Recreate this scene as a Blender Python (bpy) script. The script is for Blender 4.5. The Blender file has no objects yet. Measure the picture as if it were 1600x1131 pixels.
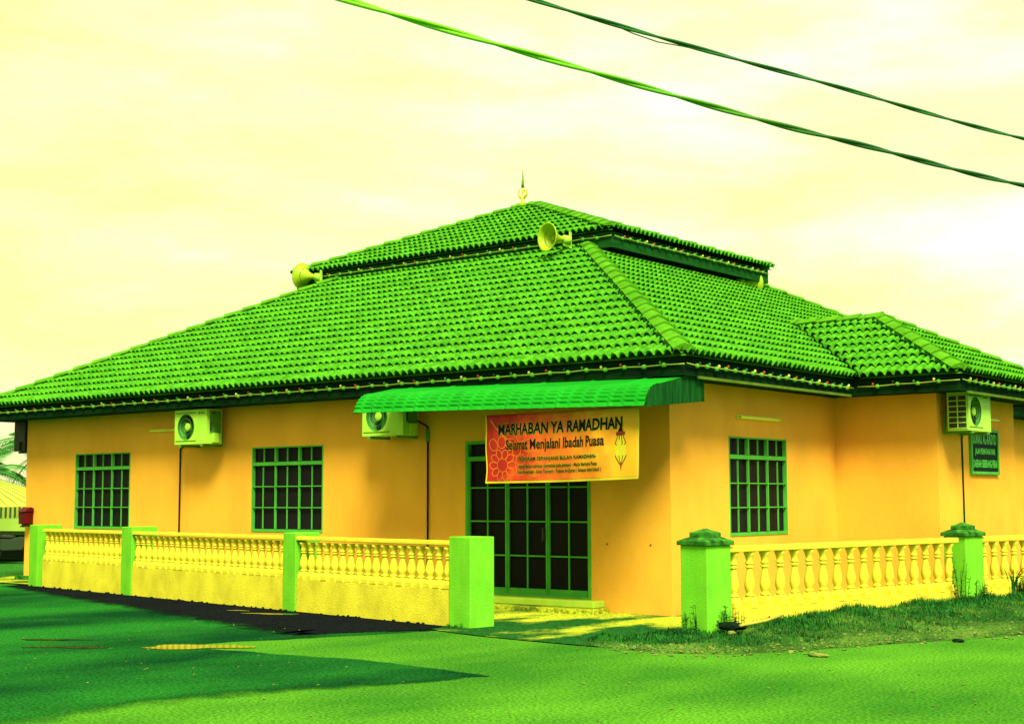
import bpy, bmesh, math, random
from mathutils import Vector, Matrix
random.seed(7)
S = bpy.context.scene
COL = S.collection
R = math.radians

# ------------------------------------------------------------------ measures
L, D, W, D2, DB = 16.4, 5.33, 1.845, 8.95, 15.6      # walls: front length, depth to wing, wing depth, wing end, back
E, HE = 0.75, 3.69                                   # eave overhang, tile edge height
AX, AY, AZ = -8.06, 7.80, 8.28                       # virtual apex of the lower roof
XL, YB = -L - E - .05, 16.35
UX, UY, SX, SY, HU, HA = -8.43, 7.52, 4.43, 3.13, 6.78, 8.25
KX = (AZ - HE) / (E - AX)
SOF = 3.42                                           # soffit height

# ------------------------------------------------------------------ materials
def mat(name, c1, c2=None, rough=.7, scale=6., spec=.3, detail=6, bump=0., bscale=60., metal=0., lo=.35, hi=.65, stretch=None, grain=0., streak=0., sscale=(3, 3, .3)):
    m = bpy.data.materials.new(name); m.use_nodes = True
    nt = m.node_tree; b = nt.nodes['Principled BSDF']
    b.inputs['Roughness'].default_value = rough
    b.inputs['Metallic'].default_value = metal
    b.inputs['Specular IOR Level'].default_value = spec
    b.inputs['Base Color'].default_value = (*c1, 1)
    tc = nt.nodes.new('ShaderNodeTexCoord'); vec = tc.outputs['Object']
    if stretch:
        mp = nt.nodes.new('ShaderNodeMapping'); mp.inputs['Scale'].default_value = stretch
        nt.links.new(vec, mp.inputs['Vector']); vec = mp.outputs['Vector']
    if c2:
        n = nt.nodes.new('ShaderNodeTexNoise'); n.inputs['Scale'].default_value = scale; n.inputs['Detail'].default_value = detail
        nt.links.new(vec, n.inputs['Vector'])
        r = nt.nodes.new('ShaderNodeValToRGB'); r.color_ramp.elements[0].position = lo; r.color_ramp.elements[1].position = hi
        r.color_ramp.elements[0].color = (*c1, 1); r.color_ramp.elements[1].color = (*c2, 1)
        nt.links.new(n.outputs['Fac'], r.inputs['Fac']); out = r.outputs['Color']
        if grain:
            g = nt.nodes.new('ShaderNodeTexNoise'); g.inputs['Scale'].default_value = 55.; g.inputs['Detail'].default_value = 4
            nt.links.new(tc.outputs['Object'], g.inputs['Vector'])
            mr = nt.nodes.new('ShaderNodeMapRange'); mr.inputs['From Min'].default_value = .3; mr.inputs['From Max'].default_value = .7
            mr.inputs['To Min'].default_value = 1 - grain; mr.inputs['To Max'].default_value = 1 + grain
            nt.links.new(g.outputs['Fac'], mr.inputs['Value'])
            mx = nt.nodes.new('ShaderNodeMix'); mx.data_type = 'RGBA'; mx.blend_type = 'MULTIPLY'; mx.inputs[0].default_value = 1
            cb = nt.nodes.new('ShaderNodeCombineColor')
            for k in range(3): nt.links.new(mr.outputs[0], cb.inputs[k])
            nt.links.new(out, mx.inputs[6]); nt.links.new(cb.outputs[0], mx.inputs[7]); out = mx.outputs[2]
        if streak:
            mp2 = nt.nodes.new('ShaderNodeMapping'); mp2.inputs['Scale'].default_value = sscale; nt.links.new(tc.outputs['Object'], mp2.inputs['Vector'])
            g = nt.nodes.new('ShaderNodeTexNoise'); g.inputs['Scale'].default_value = 1.; g.inputs['Detail'].default_value = 6; g.inputs['Roughness'].default_value = .62
            nt.links.new(mp2.outputs[0], g.inputs['Vector'])
            mr = nt.nodes.new('ShaderNodeMapRange'); mr.inputs['From Min'].default_value = .32; mr.inputs['From Max'].default_value = .58
            mr.inputs['To Min'].default_value = 1 - streak; mr.inputs['To Max'].default_value = 1.
            nt.links.new(g.outputs['Fac'], mr.inputs['Value'])
            mx = nt.nodes.new('ShaderNodeMix'); mx.data_type = 'RGBA'; mx.blend_type = 'MULTIPLY'; mx.inputs[0].default_value = 1
            cb = nt.nodes.new('ShaderNodeCombineColor')
            for k in range(3): nt.links.new(mr.outputs[0], cb.inputs[k])
            nt.links.new(out, mx.inputs[6]); nt.links.new(cb.outputs[0], mx.inputs[7]); out = mx.outputs[2]
        nt.links.new(out, b.inputs['Base Color'])
    if bump:
        n2 = nt.nodes.new('ShaderNodeTexNoise'); n2.inputs['Scale'].default_value = bscale; n2.inputs['Detail'].default_value = 5
        nt.links.new(tc.outputs['Object'], n2.inputs['Vector'])
        bp = nt.nodes.new('ShaderNodeBump'); bp.inputs['Strength'].default_value = bump; bp.inputs['Distance'].default_value = .02
        nt.links.new(n2.outputs['Fac'], bp.inputs['Height']); nt.links.new(bp.outputs['Normal'], b.inputs['Normal'])
    return m

M = dict(
    wall=mat('wall_paint', (.80, .385, .046), (.88, .44, .052), .9, .7, .0, bump=.35, bscale=90, grain=.09, streak=.08, sscale=(1.6, 1.6, .9)),
    plinth=mat('fence_paint', (.60, .55, .042), (.72, .67, .050), .85, 1.6, .0, bump=.35, bscale=40, grain=.08, streak=.22, sscale=(4, 4, 2.2)),
    cream=mat('baluster_paint', (.66, .60, .046), (.74, .68, .052), .8, 7, .03, bump=.2, bscale=60, streak=.12, sscale=(5, 5, 5)),
    post=mat('post_paint', (.135, .50, .024), (.175, .58, .028), .85, 2.5, .02, bump=.3, bscale=45, grain=.06, streak=.18, sscale=(4, 4, .8)),
    tile=mat('roof_tile', (.040, .205, .011), (.080, .335, .016), .75, 5.5, .0, bump=.35, bscale=35, grain=.26, streak=.22, sscale=(1.6, 1.6, 2.2), detail=8),
    cap=mat('ridge_tile', (.060, .235, .011), (.095, .32, .015), .75, 3.0, .0, bump=.3, bscale=35, grain=.18, streak=.2, sscale=(2, 2, 2)),
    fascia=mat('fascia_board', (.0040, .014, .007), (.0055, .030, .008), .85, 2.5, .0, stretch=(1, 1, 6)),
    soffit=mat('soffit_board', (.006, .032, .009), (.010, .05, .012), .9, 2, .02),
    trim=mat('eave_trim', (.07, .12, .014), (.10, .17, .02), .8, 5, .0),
    awning=mat('awning_sheet', (.006, .25, .012), (.009, .30, .016), .6, 1.5, .05, grain=.05, streak=.2, sscale=(2, 1.2, 1)),
    awnside=mat('awning_side', (.005, .032, .009), (.009, .085, .016), .75, 5, .0, stretch=(6, 6, .5)),
    frame=mat('window_frame', (.055, .33, .040), (.075, .40, .045), .5, 4, .1),
    glass=mat('dark_glass', (.010, .0105, .012), None, .2, 1, .03),
    white=mat('unit_casing', (.28, .58, .05), (.36, .66, .06), .5, 3, .15),
    grey=mat('unit_side', (.06, .22, .035), (.09, .28, .04), .55, 8, .15),
    black=mat('black_plastic', (.02, .022, .02), (.03, .035, .03), .6, 10, .3),
    fan=mat('fan_blade', (.004, .018, .007), (.006, .03, .008), .6, 6, .1),
    well=mat('fan_well', (.02, .15, .025), (.03, .2, .03), .6, 6, .2),
    horn=mat('horn_enamel', (.26, .42, .016), (.34, .48, .018), .45, 3, .15),
    gold=mat('finial_gold', (.55, .46, .015), (.62, .54, .02), .4, 9, .4),
    spike=mat('finial_green', (.12, .28, .015), None, .5),
    red=mat('red_enamel', (.065, .003, .004), (.085, .004, .005), .5, 6, .1),
    bulbred=mat('red_bulb', (.45, .03, .02), None, .3, 1, .5),
    bulbyel=mat('yellow_bulb', (.85, .75, .15), None, .3, 1, .5),
    bulbgrn=mat('green_bulb', (.03, .25, .06), None, .3, 1, .5),
    bulbblu=mat('dark_bulb', (.01, .03, .03), None, .3, 1, .5),
    wire=mat('pale_wire', (.24, .34, .05), None, .6),
    socket=mat('bulb_socket', (.06, .27, .02), (.10, .33, .025), .5, 20, .15),
    cable=mat('cable_sheath', (.012, .14, .014), (.02, .20, .02), .45, 3, .3, bump=.4, bscale=120),
    cable2=mat('cable_sheath_dark', (.008, .09, .012), (.014, .14, .014), .5, 3, .3, bump=.4, bscale=120),
    capc=mat('weathered_cap', (.008, .055, .010), (.05, .24, .02), .9, 9, .05, bump=.5, bscale=50),
    leafgrass=mat('grass_blade', (.006, .055, .010), (.020, .16, .016), .7, 5, .1),
    weed=mat('weed_leaf', (.008, .07, .012), (.02, .14, .016), .7, 9, .1),
    dry=mat('dry_stick', (.33, .32, .05), (.4, .37, .06), .8, 9, .1),
    stone=mat('stone', (.06, .13, .03), (.20, .24, .05), .9, 14, .1, bump=.5, bscale=40),
    clod=mat('dark_clod', (.003, .008, .006), (.006, .02, .008), .95, 20, .03),
    trunk=mat('bark', (.05, .07, .02), (.09, .12, .03), .9, 12, .1, bump=.6),
    palm=mat('palm_leaf', (.015, .12, .016), (.05, .26, .03), .5, 4, .2),
    leaf=mat('tree_leaf', (.006, .05, .010), (.025, .17, .018), .6, 2, .15),
    canvas=mat('canopy_canvas', (.42, .46, .05), (.5, .52, .06), .8, 2, .1),
    canvasg=mat('canopy_green', (.02, .12, .03), None, .8),
    farwall=mat('far_wall', (.20, .33, .05), (.26, .40, .06), .9, 1, .05),
    fardark=mat('far_dark', (.02, .04, .02), None, .9),
    sign=mat('sign_board', (.004, .014, .010), (.005, .020, .011), .6, 5, .03),
    signframe=mat('sign_frame', (.05, .34, .035), (.07, .40, .04), .5, 6, .1),
    signtext=mat('sign_letter', (.06, .42, .045), (.08, .48, .05), .5, 20, .1),
    lampw=mat('lamp_white', (.80, .84, .10), (.86, .88, .12), .5, 4, .2),
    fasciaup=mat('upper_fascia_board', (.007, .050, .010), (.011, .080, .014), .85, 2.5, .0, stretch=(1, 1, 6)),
    mortar=mat('mortar_bed', (.004, .03, .006), (.008, .06, .010), .95, 8, .0),
    step=mat('step_paint', (.34, .58, .05), (.44, .62, .06), .85, 6, .0, bump=.3),
    ink=mat('ink', (.010, .006, .006), None, .7, spec=.05),
    halo=mat('halo_ink', (.20, .38, .03), None, .6),
    halo2=mat('halo_brown', (.26, .14, .02), None, .6),
    brown=mat('maroon_ink', (.16, .015, .015), None, .6),
    lampyel=mat('lantern_yellow', (.48, .45, .015), (.52, .48, .02), .6, 8),
    orange=mat('orange_ink', (.60, .12, .012), None, .6),
    hem=mat('banner_hem', (.48, .43, .02), None, .6),
)

def lit_cable(name, c1, c2, y0, y1):  # paler end stands for light, put into the sheath colour
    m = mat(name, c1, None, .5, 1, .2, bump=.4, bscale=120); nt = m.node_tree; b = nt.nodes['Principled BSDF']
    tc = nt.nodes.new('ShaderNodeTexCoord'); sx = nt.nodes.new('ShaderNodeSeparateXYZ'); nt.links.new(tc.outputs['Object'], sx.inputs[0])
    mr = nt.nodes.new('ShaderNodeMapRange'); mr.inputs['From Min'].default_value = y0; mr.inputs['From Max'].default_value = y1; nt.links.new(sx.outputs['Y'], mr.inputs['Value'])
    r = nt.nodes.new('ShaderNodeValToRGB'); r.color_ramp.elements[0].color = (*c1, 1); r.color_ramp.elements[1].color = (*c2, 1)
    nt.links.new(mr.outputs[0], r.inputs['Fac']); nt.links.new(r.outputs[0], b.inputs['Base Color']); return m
def road_mat(name, c1, c2, c3, rough, big, speck, wet=False, lo=.36, hi=.66):
    m = bpy.data.materials.new(name); m.use_nodes = True
    nt = m.node_tree; b = nt.nodes['Principled BSDF']; N = nt.nodes.new; K = nt.links.new
    tc = N('ShaderNodeTexCoord')
    n1 = N('ShaderNodeTexNoise'); n1.inputs['Scale'].default_value = big; n1.inputs['Detail'].default_value = 5
    mp = N('ShaderNodeMapping'); mp.inputs['Scale'].default_value = (1, .55, 1); mp.inputs['Rotation'].default_value = (0, 0, -.75)
    K(tc.outputs['Object'], mp.inputs['Vector']); K(mp.outputs['Vector'], n1.inputs['Vector'])
    r1 = N('ShaderNodeValToRGB'); e = r1.color_ramp.elements
    e[0].position, e[1].position = lo, hi; e[0].color, e[1].color = (*c1, 1), (*c2, 1)
    K(n1.outputs['Fac'], r1.inputs['Fac'])
    n2 = N('ShaderNodeTexNoise'); n2.inputs['Scale'].default_value = speck; n2.inputs['Detail'].default_value = 3
    K(tc.outputs['Object'], n2.inputs['Vector'])
    mr = N('ShaderNodeMapRange'); mr.inputs['From Min'].default_value = .3; mr.inputs['From Max'].default_value = .7
    mr.inputs['To Min'].default_value = .40; mr.inputs['To Max'].default_value = 1.65
    K(n2.outputs['Fac'], mr.inputs['Value'])
    cb = N('ShaderNodeCombineColor')
    for k in range(3): K(mr.outputs[0], cb.inputs[k])
    mx = N('ShaderNodeMix'); mx.data_type = 'RGBA'; mx.blend_type = 'MULTIPLY'; mx.inputs[0].default_value = 1
    K(r1.outputs[0], mx.inputs[6]); K(cb.outputs[0], mx.inputs[7])
    vo = N('ShaderNodeTexVoronoi'); vo.inputs['Scale'].default_value = 16.
    K(tc.outputs['Object'], vo.inputs['Vector'])
    lt = N('ShaderNodeMath'); lt.operation = 'LESS_THAN'; lt.inputs[1].default_value = .13
    K(vo.outputs['Distance'], lt.inputs[0])
    n3 = N('ShaderNodeTexNoise'); n3.inputs['Scale'].default_value = 2.3; K(tc.outputs['Object'], n3.inputs['Vector'])
    gt = N('ShaderNodeMath'); gt.operation = 'GREATER_THAN'; gt.inputs[1].default_value = .56; K(n3.outputs['Fac'], gt.inputs[0])
    mu = N('ShaderNodeMath'); mu.operation = 'MULTIPLY'; K(lt.outputs[0], mu.inputs[0]); K(gt.outputs[0], mu.inputs[1])
    mx2 = N('ShaderNodeMix'); mx2.data_type = 'RGBA'; K(mu.outputs[0], mx2.inputs[0])
    K(mx.outputs[2], mx2.inputs[6]); mx2.inputs[7].default_value = (*c3, 1)
    K(mx2.outputs[2], b.inputs['Base Color'])
    b.inputs['Specular IOR Level'].default_value = .2 if wet else .0
    if wet:
        rr = N('ShaderNodeMapRange'); rr.inputs['From Min'].default_value = .4; rr.inputs['From Max'].default_value = .7
        rr.inputs['To Min'].default_value = rough; rr.inputs['To Max'].default_value = rough + .25
        K(n1.outputs['Fac'], rr.inputs['Value']); K(rr.outputs[0], b.inputs['Roughness'])
    else: b.inputs['Roughness'].default_value = rough
    bp = N('ShaderNodeBump'); bp.inputs['Strength'].default_value = .5; bp.inputs['Distance'].default_value = .01
    K(n2.outputs['Fac'], bp.inputs['Height']); K(bp.outputs['Normal'], b.inputs['Normal'])
    return m
M['road'] = road_mat('asphalt', (.028, .130, .012), (.072, .240, .016), (.10, .30, .03), .95, .55, 34)
M['patch'] = road_mat('dark_asphalt', (.0035, .035, .011), (.013, .120, .015), (.016, .14, .02), .9, .38, 34, lo=.38, hi=.60)
M['apron'] = road_mat('mossy_concrete', (.012, .075, .014), (.34, .40, .024), (.05, .13, .02), .85, .8, 25, lo=.47, hi=.56)
M['soil'] = road_mat('verge_soil', (.018, .062, .012), (.070, .150, .022), (.15, .22, .04), .95, 1.2, 26)
M['darkstrip'] = road_mat('dark_strip', (.0060, .0070, .010), (.0065, .0090, .010), (.009, .022, .012), .95, 1.5, 30)
M['land'] = road_mat('land', (.02, .10, .015), (.03, .15, .018), (.05, .17, .02), .95, .3, 20)
M['water'] = mat('puddle_water', (.004, .02, .008), None, .07, 1, .25)
M['soil2'] = road_mat('dark_silt', (.010, .020, .008), (.035, .055, .012), (.06, .08, .02), .9, 2.5, 30)

def banner_mat():
    m = bpy.data.materials.new('banner_print'); m.use_nodes = True
    nt = m.node_tree; b = nt.nodes['Principled BSDF']; N = nt.nodes.new; K = nt.links.new
    tc = N('ShaderNodeTexCoord'); sx = N('ShaderNodeSeparateXYZ'); K(tc.outputs['Object'], sx.inputs[0])
    n = N('ShaderNodeTexNoise'); n.inputs['Scale'].default_value = 3.5; n.inputs['Detail'].default_value = 6; K(tc.outputs['Object'], n.inputs['Vector'])
    a = N('ShaderNodeMath'); a.operation = 'MULTIPLY_ADD'; a.inputs[1].default_value = .9; K(n.outputs['Fac'], a.inputs[0])
    sc = N('ShaderNodeMath'); sc.operation = 'MULTIPLY_ADD'; sc.inputs[1].default_value = .40; sc.inputs[2].default_value = -.42
    K(sx.outputs['X'], sc.inputs[0]); K(sc.outputs[0], a.inputs[2])
    r = N('ShaderNodeValToRGB'); e = r.color_ramp.elements
    e[0].position, e[0].color = .12, (.36, .012, .010, 1)
    e[1].position, e[1].color = 1.0, (.64, .34, .014, 1)
    for p, c in ((.30, (.52, .04, .009, 1)), (.52, (.62, .115, .01, 1)), (.75, (.64, .22, .012, 1))):
        q = r.color_ramp.elements.new(p); q.color = c
    K(a.outputs[0], r.inputs['Fac']); K(r.outputs[0], b.inputs['Base Color'])
    b.inputs['Roughness'].default_value = .6; b.inputs['Specular IOR Level'].default_value = .25
    return m
M['banner'] = banner_mat()

# ------------------------------------------------------------------ mesh helpers
class MB:
    def __init__(s): s.v = []; s.f = []
    def add(s, vs, fs):
        o = len(s.v); s.v += [tuple(x) for x in vs]; s.f += [tuple(i + o for i in f) for f in fs]; return s
    def box(s, x0, x1, y0, y1, z0, z1):
        return s.add([(x0,y0,z0),(x1,y0,z0),(x1,y1,z0),(x0,y1,z0),(x0,y0,z1),(x1,y0,z1),(x1,y1,z1),(x0,y1,z1)],
                     [(0,3,2,1),(4,5,6,7),(0,1,5,4),(1,2,6,5),(2,3,7,6),(3,0,4,7)])
    def bar(s, a, b, w, h=None):
        a, b = Vector(a), Vector(b); h = h or w
        d = (b - a).normalized(); up = Vector((0,0,1)) if abs(d.z) < .95 else Vector((0,1,0))
        x = d.cross(up).normalized(); y = x.cross(d)
        vs = [p + x*sx*w/2 + y*sy*h/2 for p in (a, b) for sx, sy in ((-1,-1),(1,-1),(1,1),(-1,1))]
        return s.add(vs, [(0,1,2,3),(7,6,5,4),(0,4,5,1),(1,5,6,2),(2,6,7,3),(3,7,4,0)])
    def lathe(s, prof, n=16, c=(0,0,0), axis=(0,0,1), caps=True):
        a = Vector(axis).normalized(); t = Vector((1,0,0)) if abs(a.x) < .9 else Vector((0,1,0))
        u = a.cross(t).normalized(); w = a.cross(u); c = Vector(c); vs = []
        for r, z in prof:
            for k in range(n):
                q = 2*math.pi*k/n; vs.append(c + a*z + (u*math.cos(q) + w*math.sin(q))*r)
        fs = [(i*n+k, i*n+(k+1)%n, (i+1)*n+(k+1)%n, (i+1)*n+k) for i in range(len(prof)-1) for k in range(n)]
        if caps: fs += [tuple(range(n-1, -1, -1)), tuple((len(prof)-1)*n + k for k in range(n))]
        return s.add(vs, fs)
    def tube(s, pts, r, n=8):
        pts = [Vector(p) for p in pts]; rs = r if isinstance(r, (list, tuple)) else [r]*len(pts)
        vs = []; up = Vector((0,0,1))
        for i, p in enumerate(pts):
            d = (pts[min(i+1, len(pts)-1)] - pts[max(i-1, 0)]).normalized()
            x = d.cross(up); x = x.normalized() if x.length > 1e-4 else Vector((1,0,0)); y = x.cross(d)
            for k in range(n):
                q = 2*math.pi*k/n; vs.append(p + (x*math.cos(q) + y*math.sin(q))*rs[i])
        m = len(pts)
        fs = [(i*n+k, i*n+(k+1)%n, (i+1)*n+(k+1)%n, (i+1)*n+k) for i in range(m-1) for k in range(n)]
        fs += [tuple(range(n-1, -1, -1)), tuple((m-1)*n + k for k in range(n))]
        return s.add(vs, fs)
    def quad(s, *p): return s.add(p, [tuple(range(len(p)))])
    def prism(s, poly, d):
        d = Vector(d); n = len(poly); a = [Vector(p) for p in poly]
        return s.add(a + [p + d for p in a], [tuple(range(n-1, -1, -1)), tuple(range(n, 2*n))] + [(i, (i+1)%n, n+(i+1)%n, n+i) for i in range(n)])
    def build(s, name, m, parent=None, smooth=False, bevel=0, fixn=True):
        me = bpy.data.meshes.new(name); me.from_pydata([tuple(v) for v in s.v], [], s.f); me.update()
        if fixn:
            bm = bmesh.new(); bm.from_mesh(me); bmesh.ops.recalc_face_normals(bm, faces=bm.faces); bm.to_mesh(me); bm.free()
        if smooth: me.polygons.foreach_set('use_smooth', [True]*len(me.polygons))
        me.materials.append(m)
        o = bpy.data.objects.new(name, me); COL.objects.link(o)
        if parent: o.parent = parent
        if bevel:
            b = o.modifiers.new('bevel', 'BEVEL'); b.width = bevel; b.segments = 2; b.limit_method = 'ANGLE'
        return o

def tag(o, label, cat, group=None):
    o['label'] = label; o['category'] = cat
    if group: o['group'] = group
    return o
def thing(name, label, cat, loc=(0,0,0), rz=0, group=None):
    o = bpy.data.objects.new(name, None); o.empty_display_size = .2; COL.objects.link(o)
    o.location = loc; o.rotation_euler = (0, 0, rz)
    return tag(o, label, cat, group)
def struct(o, kind='structure'): o['kind'] = kind; return o
def dup_tree(root, loc, rz, label, group=None):
    r = root.copy(); COL.objects.link(r); r.location = loc; r.rotation_euler = (0, 0, rz); r['label'] = label
    if group: r['group'] = group
    for ch in list(root.children):
        c = ch.copy(); COL.objects.link(c); c.parent = r
        for g in list(ch.children):
            d = g.copy(); COL.objects.link(d); d.parent = c
    return r
def child_copy(o, parent, loc, name=None):
    c = o.copy(); COL.objects.link(c); c.parent = parent; c.location = loc; return c

def text_tris(s, bold=0., shear=0.):
    cu = bpy.data.curves.new('lettering', 'FONT'); cu.body = s; cu.offset = bold; cu.shear = shear; cu.resolution_u = 3
    ob = bpy.data.objects.new('lettering', cu); COL.objects.link(ob)
    dg = bpy.context.evaluated_depsgraph_get(); dg.update()
    me = bpy.data.meshes.new_from_object(ob.evaluated_get(dg))
    vs = [(v.co.x, v.co.y) for v in me.vertices]; fs = [tuple(p.vertices) for p in me.polygons]
    bpy.data.objects.remove(ob); bpy.data.curves.remove(cu); bpy.data.meshes.remove(me)
    return vs, fs
def text_on(s, rect, fn, bold=0., shear=0., ref=None):
    """lay the lettering in rect (a0,a1,b0,b1) of a surface given by fn(a,b)"""
    vs, fs = text_tris(s, bold, shear)
    rv = vs if ref is None else text_tris(s, ref, shear)[0]
    x0, x1 = min(v[0] for v in rv), max(v[0] for v in rv); y0, y1 = min(v[1] for v in rv), max(v[1] for v in rv)
    a0, a1, b0, b1 = rect
    return MB().add([fn(a0 + (v[0]-x0)/(x1-x0)*(a1-a0), b0 + (v[1]-y0)/(y1-y0)*(b1-b0)) for v in vs], fs)

# ------------------------------------------------------------------ roofs
WV, GA = .152, .345
def tiled(name, A, e, g, T, sl, sr, parent, m, jit=.004):
    A, e, g = Vector(A), Vector(e).normalized(), Vector(g).normalized(); n = e.cross(g)
    mb = MB(); rows = int(math.ceil(T/GA)); rnd = random.Random(len(name) + int(T*100)); SP = 10
    for k in range(rows):
        t0, t1 = k*GA - (.03 if k == 0 else .0), min((k+1)*GA + .05, T + .02)
        if t1 <= t0 + .02: continue
        lo, hi = min(sl(t0), sl(t1)), max(sr(t0), sr(t1))
        i0, i1 = int(math.floor(lo/WV*SP)), int(math.ceil(hi/WV*SP))
        if i1 - i0 < 2: continue
        o = len(mb.v); cnt = 0; tj = {}
        for i in range(i0, i1+1):
            q = int(math.floor((i*WV/SP)/(2*WV)))
            j = tj.setdefault(q, (rnd.uniform(-jit, jit), rnd.uniform(-jit, jit)))
            ph = (i % SP)/SP; hb = math.sin(math.pi*ph/.8)**.55 if 0 < ph < .79 else 0.
            for t, lift, h in ((t0, .018, .070*hb), (t0, .034, .072*hb), (t1, .0, .048*hb)):
                s_ = min(max(i*WV/SP, sl(max(t, 0))), sr(max(t, 0)))
                tt = t + (j[0]*2 if t == t0 else 0)
                mb.v.append(tuple(A + e*s_ + g*tt + n*(h + lift + (j[1] if lift else 0))))
            cnt += 1
        for c in range(cnt-1):
            a, b = o + 3*c, o + 3*c + 3
            if (Vector(mb.v[a]) - Vector(mb.v[b])).length < 1e-4 and (Vector(mb.v[a+2]) - Vector(mb.v[b+2])).length < 1e-4: continue
            mb.f.append((a, b, b+1, a+1)); mb.f.append((a+1, b+1, b+2, a+2))
    # solid deck just beneath the tiles
    mb.quad(*[A + e*s_ + g*t - n*.03 for s_, t in ((sl(0), 0), (sr(0), 0), (sr(T), T), (sl(T), T))])
    o = mb.build(name, m, parent, fixn=False)
    return o

def caps(P0, P1, n1, n2, parent, m, name='ridge_cap', wid=.135, step=.43):
    """overlapping angular ridge tiles from P0 (low) to P1 (high) between planes with normals n1, n2"""
    P0, P1, n1, n2 = map(Vector, (P0, P1, n1, n2)); d = (P1 - P0).normalized(); n1.normalize(); n2.normalize()
    up = (n1 + n2).normalized(); s1 = n1.cross(d).normalized(); s2 = n2.cross(d).normalized()
    if s1.dot(up) > 0: s1 = -s1
    if s2.dot(up) > 0: s2 = -s2
    if s1.dot(s2) > 0 and (n1-n2).length > 1e-3: pass
    mb = MB(); Ln = (P1 - P0).length; k = 0; x = .06
    while x < Ln - .05:
        y = min(x + step + .06, Ln)
        rings = []
        for q, lift, w in ((x, .042, wid), (y, .002, wid*.86)):
            c = P0 + d*q
            rings.append([c + s1*w - up*.0 + n1*(lift+.045), c + s1*w + n1*(.072+lift), c + s1*w*.35 + n1*(.082+lift) + up*.006, c + up*(.095 + lift),
                          c + s2*w*.35 + n2*(.082+lift) + up*.006, c + s2*w + n2*(.072+lift), c + s2*w + n2*(lift+.045)])
        o = len(mb.v); mb.v += [tuple(p) for r in rings for p in r]
        for i in range(6): mb.f.append((o+i, o+i+1, o+7+i+1, o+7+i))
        mb.f.append(tuple(o+i for i in range(6, -1, -1))); mb.f.append(tuple(o+7+i for i in range(7)))
        x += step; k += 1
    o = mb.build(name, m, parent)
    bed = MB(); c0, c1 = P0 + d*.30, P1 - d*.04; w2 = wid*1.28
    for c in (c0, c1): bed.v += [tuple(q) for q in (c + s1*w2 + n1*.0, c + s1*w2 + n1*.074, c + up*.08, c + s2*w2 + n2*.074, c + s2*w2)]
    bed.f = [(0,1,6,5), (1,2,7,6), (2,3,8,7), (3,4,9,8), (4,3,2,1,0), (5,6,7,8,9)]
    bed.build('mortar_bed', M['mortar'], parent)
    return o

B = thing('prayer_hall', 'yellow single storey prayer hall with two tiered green tiled roof', 'building')

def hip_roof(name, cx, cy, x0, x1, y0, y1, z0, ax0, ax1, ay, az, ztop):
    """four tiled planes; apex ridge from (ax0,ay) to (ax1,ay) at az; courses stop at ztop"""
    roof = None; res = []
    for (A, e, run, ln, ca, cb) in (
        ((x0, y0, z0), (1,0,0), (0, ay-y0), x1-x0, ax0-x0, x1-ax1),
        ((x1, y0, z0), (0,1,0), (ax1-x1, 0), y1-y0, ay-y0, y1-ay),
        ((x1, y1, z0), (-1,0,0), (0, ay-y1), x1-x0, x1-ax1, ax0-x0),
        ((x0, y1, z0), (0,-1,0), (ax0-x0, 0), y1-y0, y1-ay, ay-y0)):
        rise = az - z0; g = Vector((run[0], run[1], rise)); Tf = g.length; T = Tf*min(1, (ztop - z0)/rise)
        o = tiled(name if roof is None else 'roof_slope', A, e, g, T, lambda t, a=ca, f=Tf: a*t/f, lambda t, l=ln, b=cb, f=Tf: l - b*t/f, roof or B, M['tile'])
        if roof is None: roof = o
        res.append(Vector(e).cross(g.normalized()))
    nf, nr, nb, nl = res; f = min(1, (ztop - z0)/(az - z0))
    for (cx0, cy0, ax, na, nb_) in ((x1, y0, ax1, nf, nr), (x0, y0, ax0, nl, nf), (x1, y1, ax1, nr, nb), (x0, y1, ax0, nb, nl)):
        p0 = Vector((cx0, cy0, z0)); p1 = Vector((ax, ay, az)); caps(p0, p0 + (p1-p0)*f, na, nb_, roof, M['cap'])
    if ztop >= az and ax1 - ax0 > .05: caps((ax0-.1, ay, az), (ax1+.1, ay, az), nf, nb, roof, M['cap'], step=.35)
    return roof

lower = hip_roof('lower_roof', 0, 0, XL, E, -E, YB, HE, AX, AX, AY, AZ, 6.72)
upper = hip_roof('upper_roof', 0, 0, UX-SX, UX+SX, UY-SY, UY+SY, HU, UX-.28, UX+.22, UY, HA, 9)

# wing roof
wb = 2.47; wy0, wy1 = D-E, D-E+2*wb; wx1 = W+E; zr = HE + wb*KX; wym = wy0 + wb
g = Vector((0, wb, wb*KX)); Tf = g.length
wing = tiled('wing_roof', (E-wb, wy0, HE), (1,0,0), g, Tf, lambda t: wb + .10 - (wb+.02)*t/Tf, lambda t: wx1-E+wb - wb*t/Tf, B, M['tile'])
g2 = Vector((-wb, 0, wb*KX)); T2 = g2.length
tiled('roof_slope', (wx1, wy0, HE), (0,1,0), g2, T2, lambda t: wb*t/T2, lambda t: 2*wb - wb*t/T2, wing, M['tile'])
tiled('roof_slope', (wx1, wy1, HE), (-1,0,0), Vector((0, -wb, wb*KX)), Tf, lambda t: wb*t/Tf, lambda t: wx1-E + (wb+.05)*t/Tf, wing, M['tile'])
nF = Vector((1,0,0)).cross(g.normalized()); nR = Vector((0,1,0)).cross(g2.normalized()); nB = Vector((0, -nF.y, nF.z))
caps((wx1, wy0, HE), (wx1-wb, wym, zr), nF, nR, wing, M['cap'])
caps((wx1, wy1, HE), (wx1-wb, wym, zr), nR, nB, wing, M['cap'])
caps((wx1-wb+.12, wym, zr-.01), (E-wb-.12, wym, zr), nB, nF, wing, M['cap'])
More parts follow.
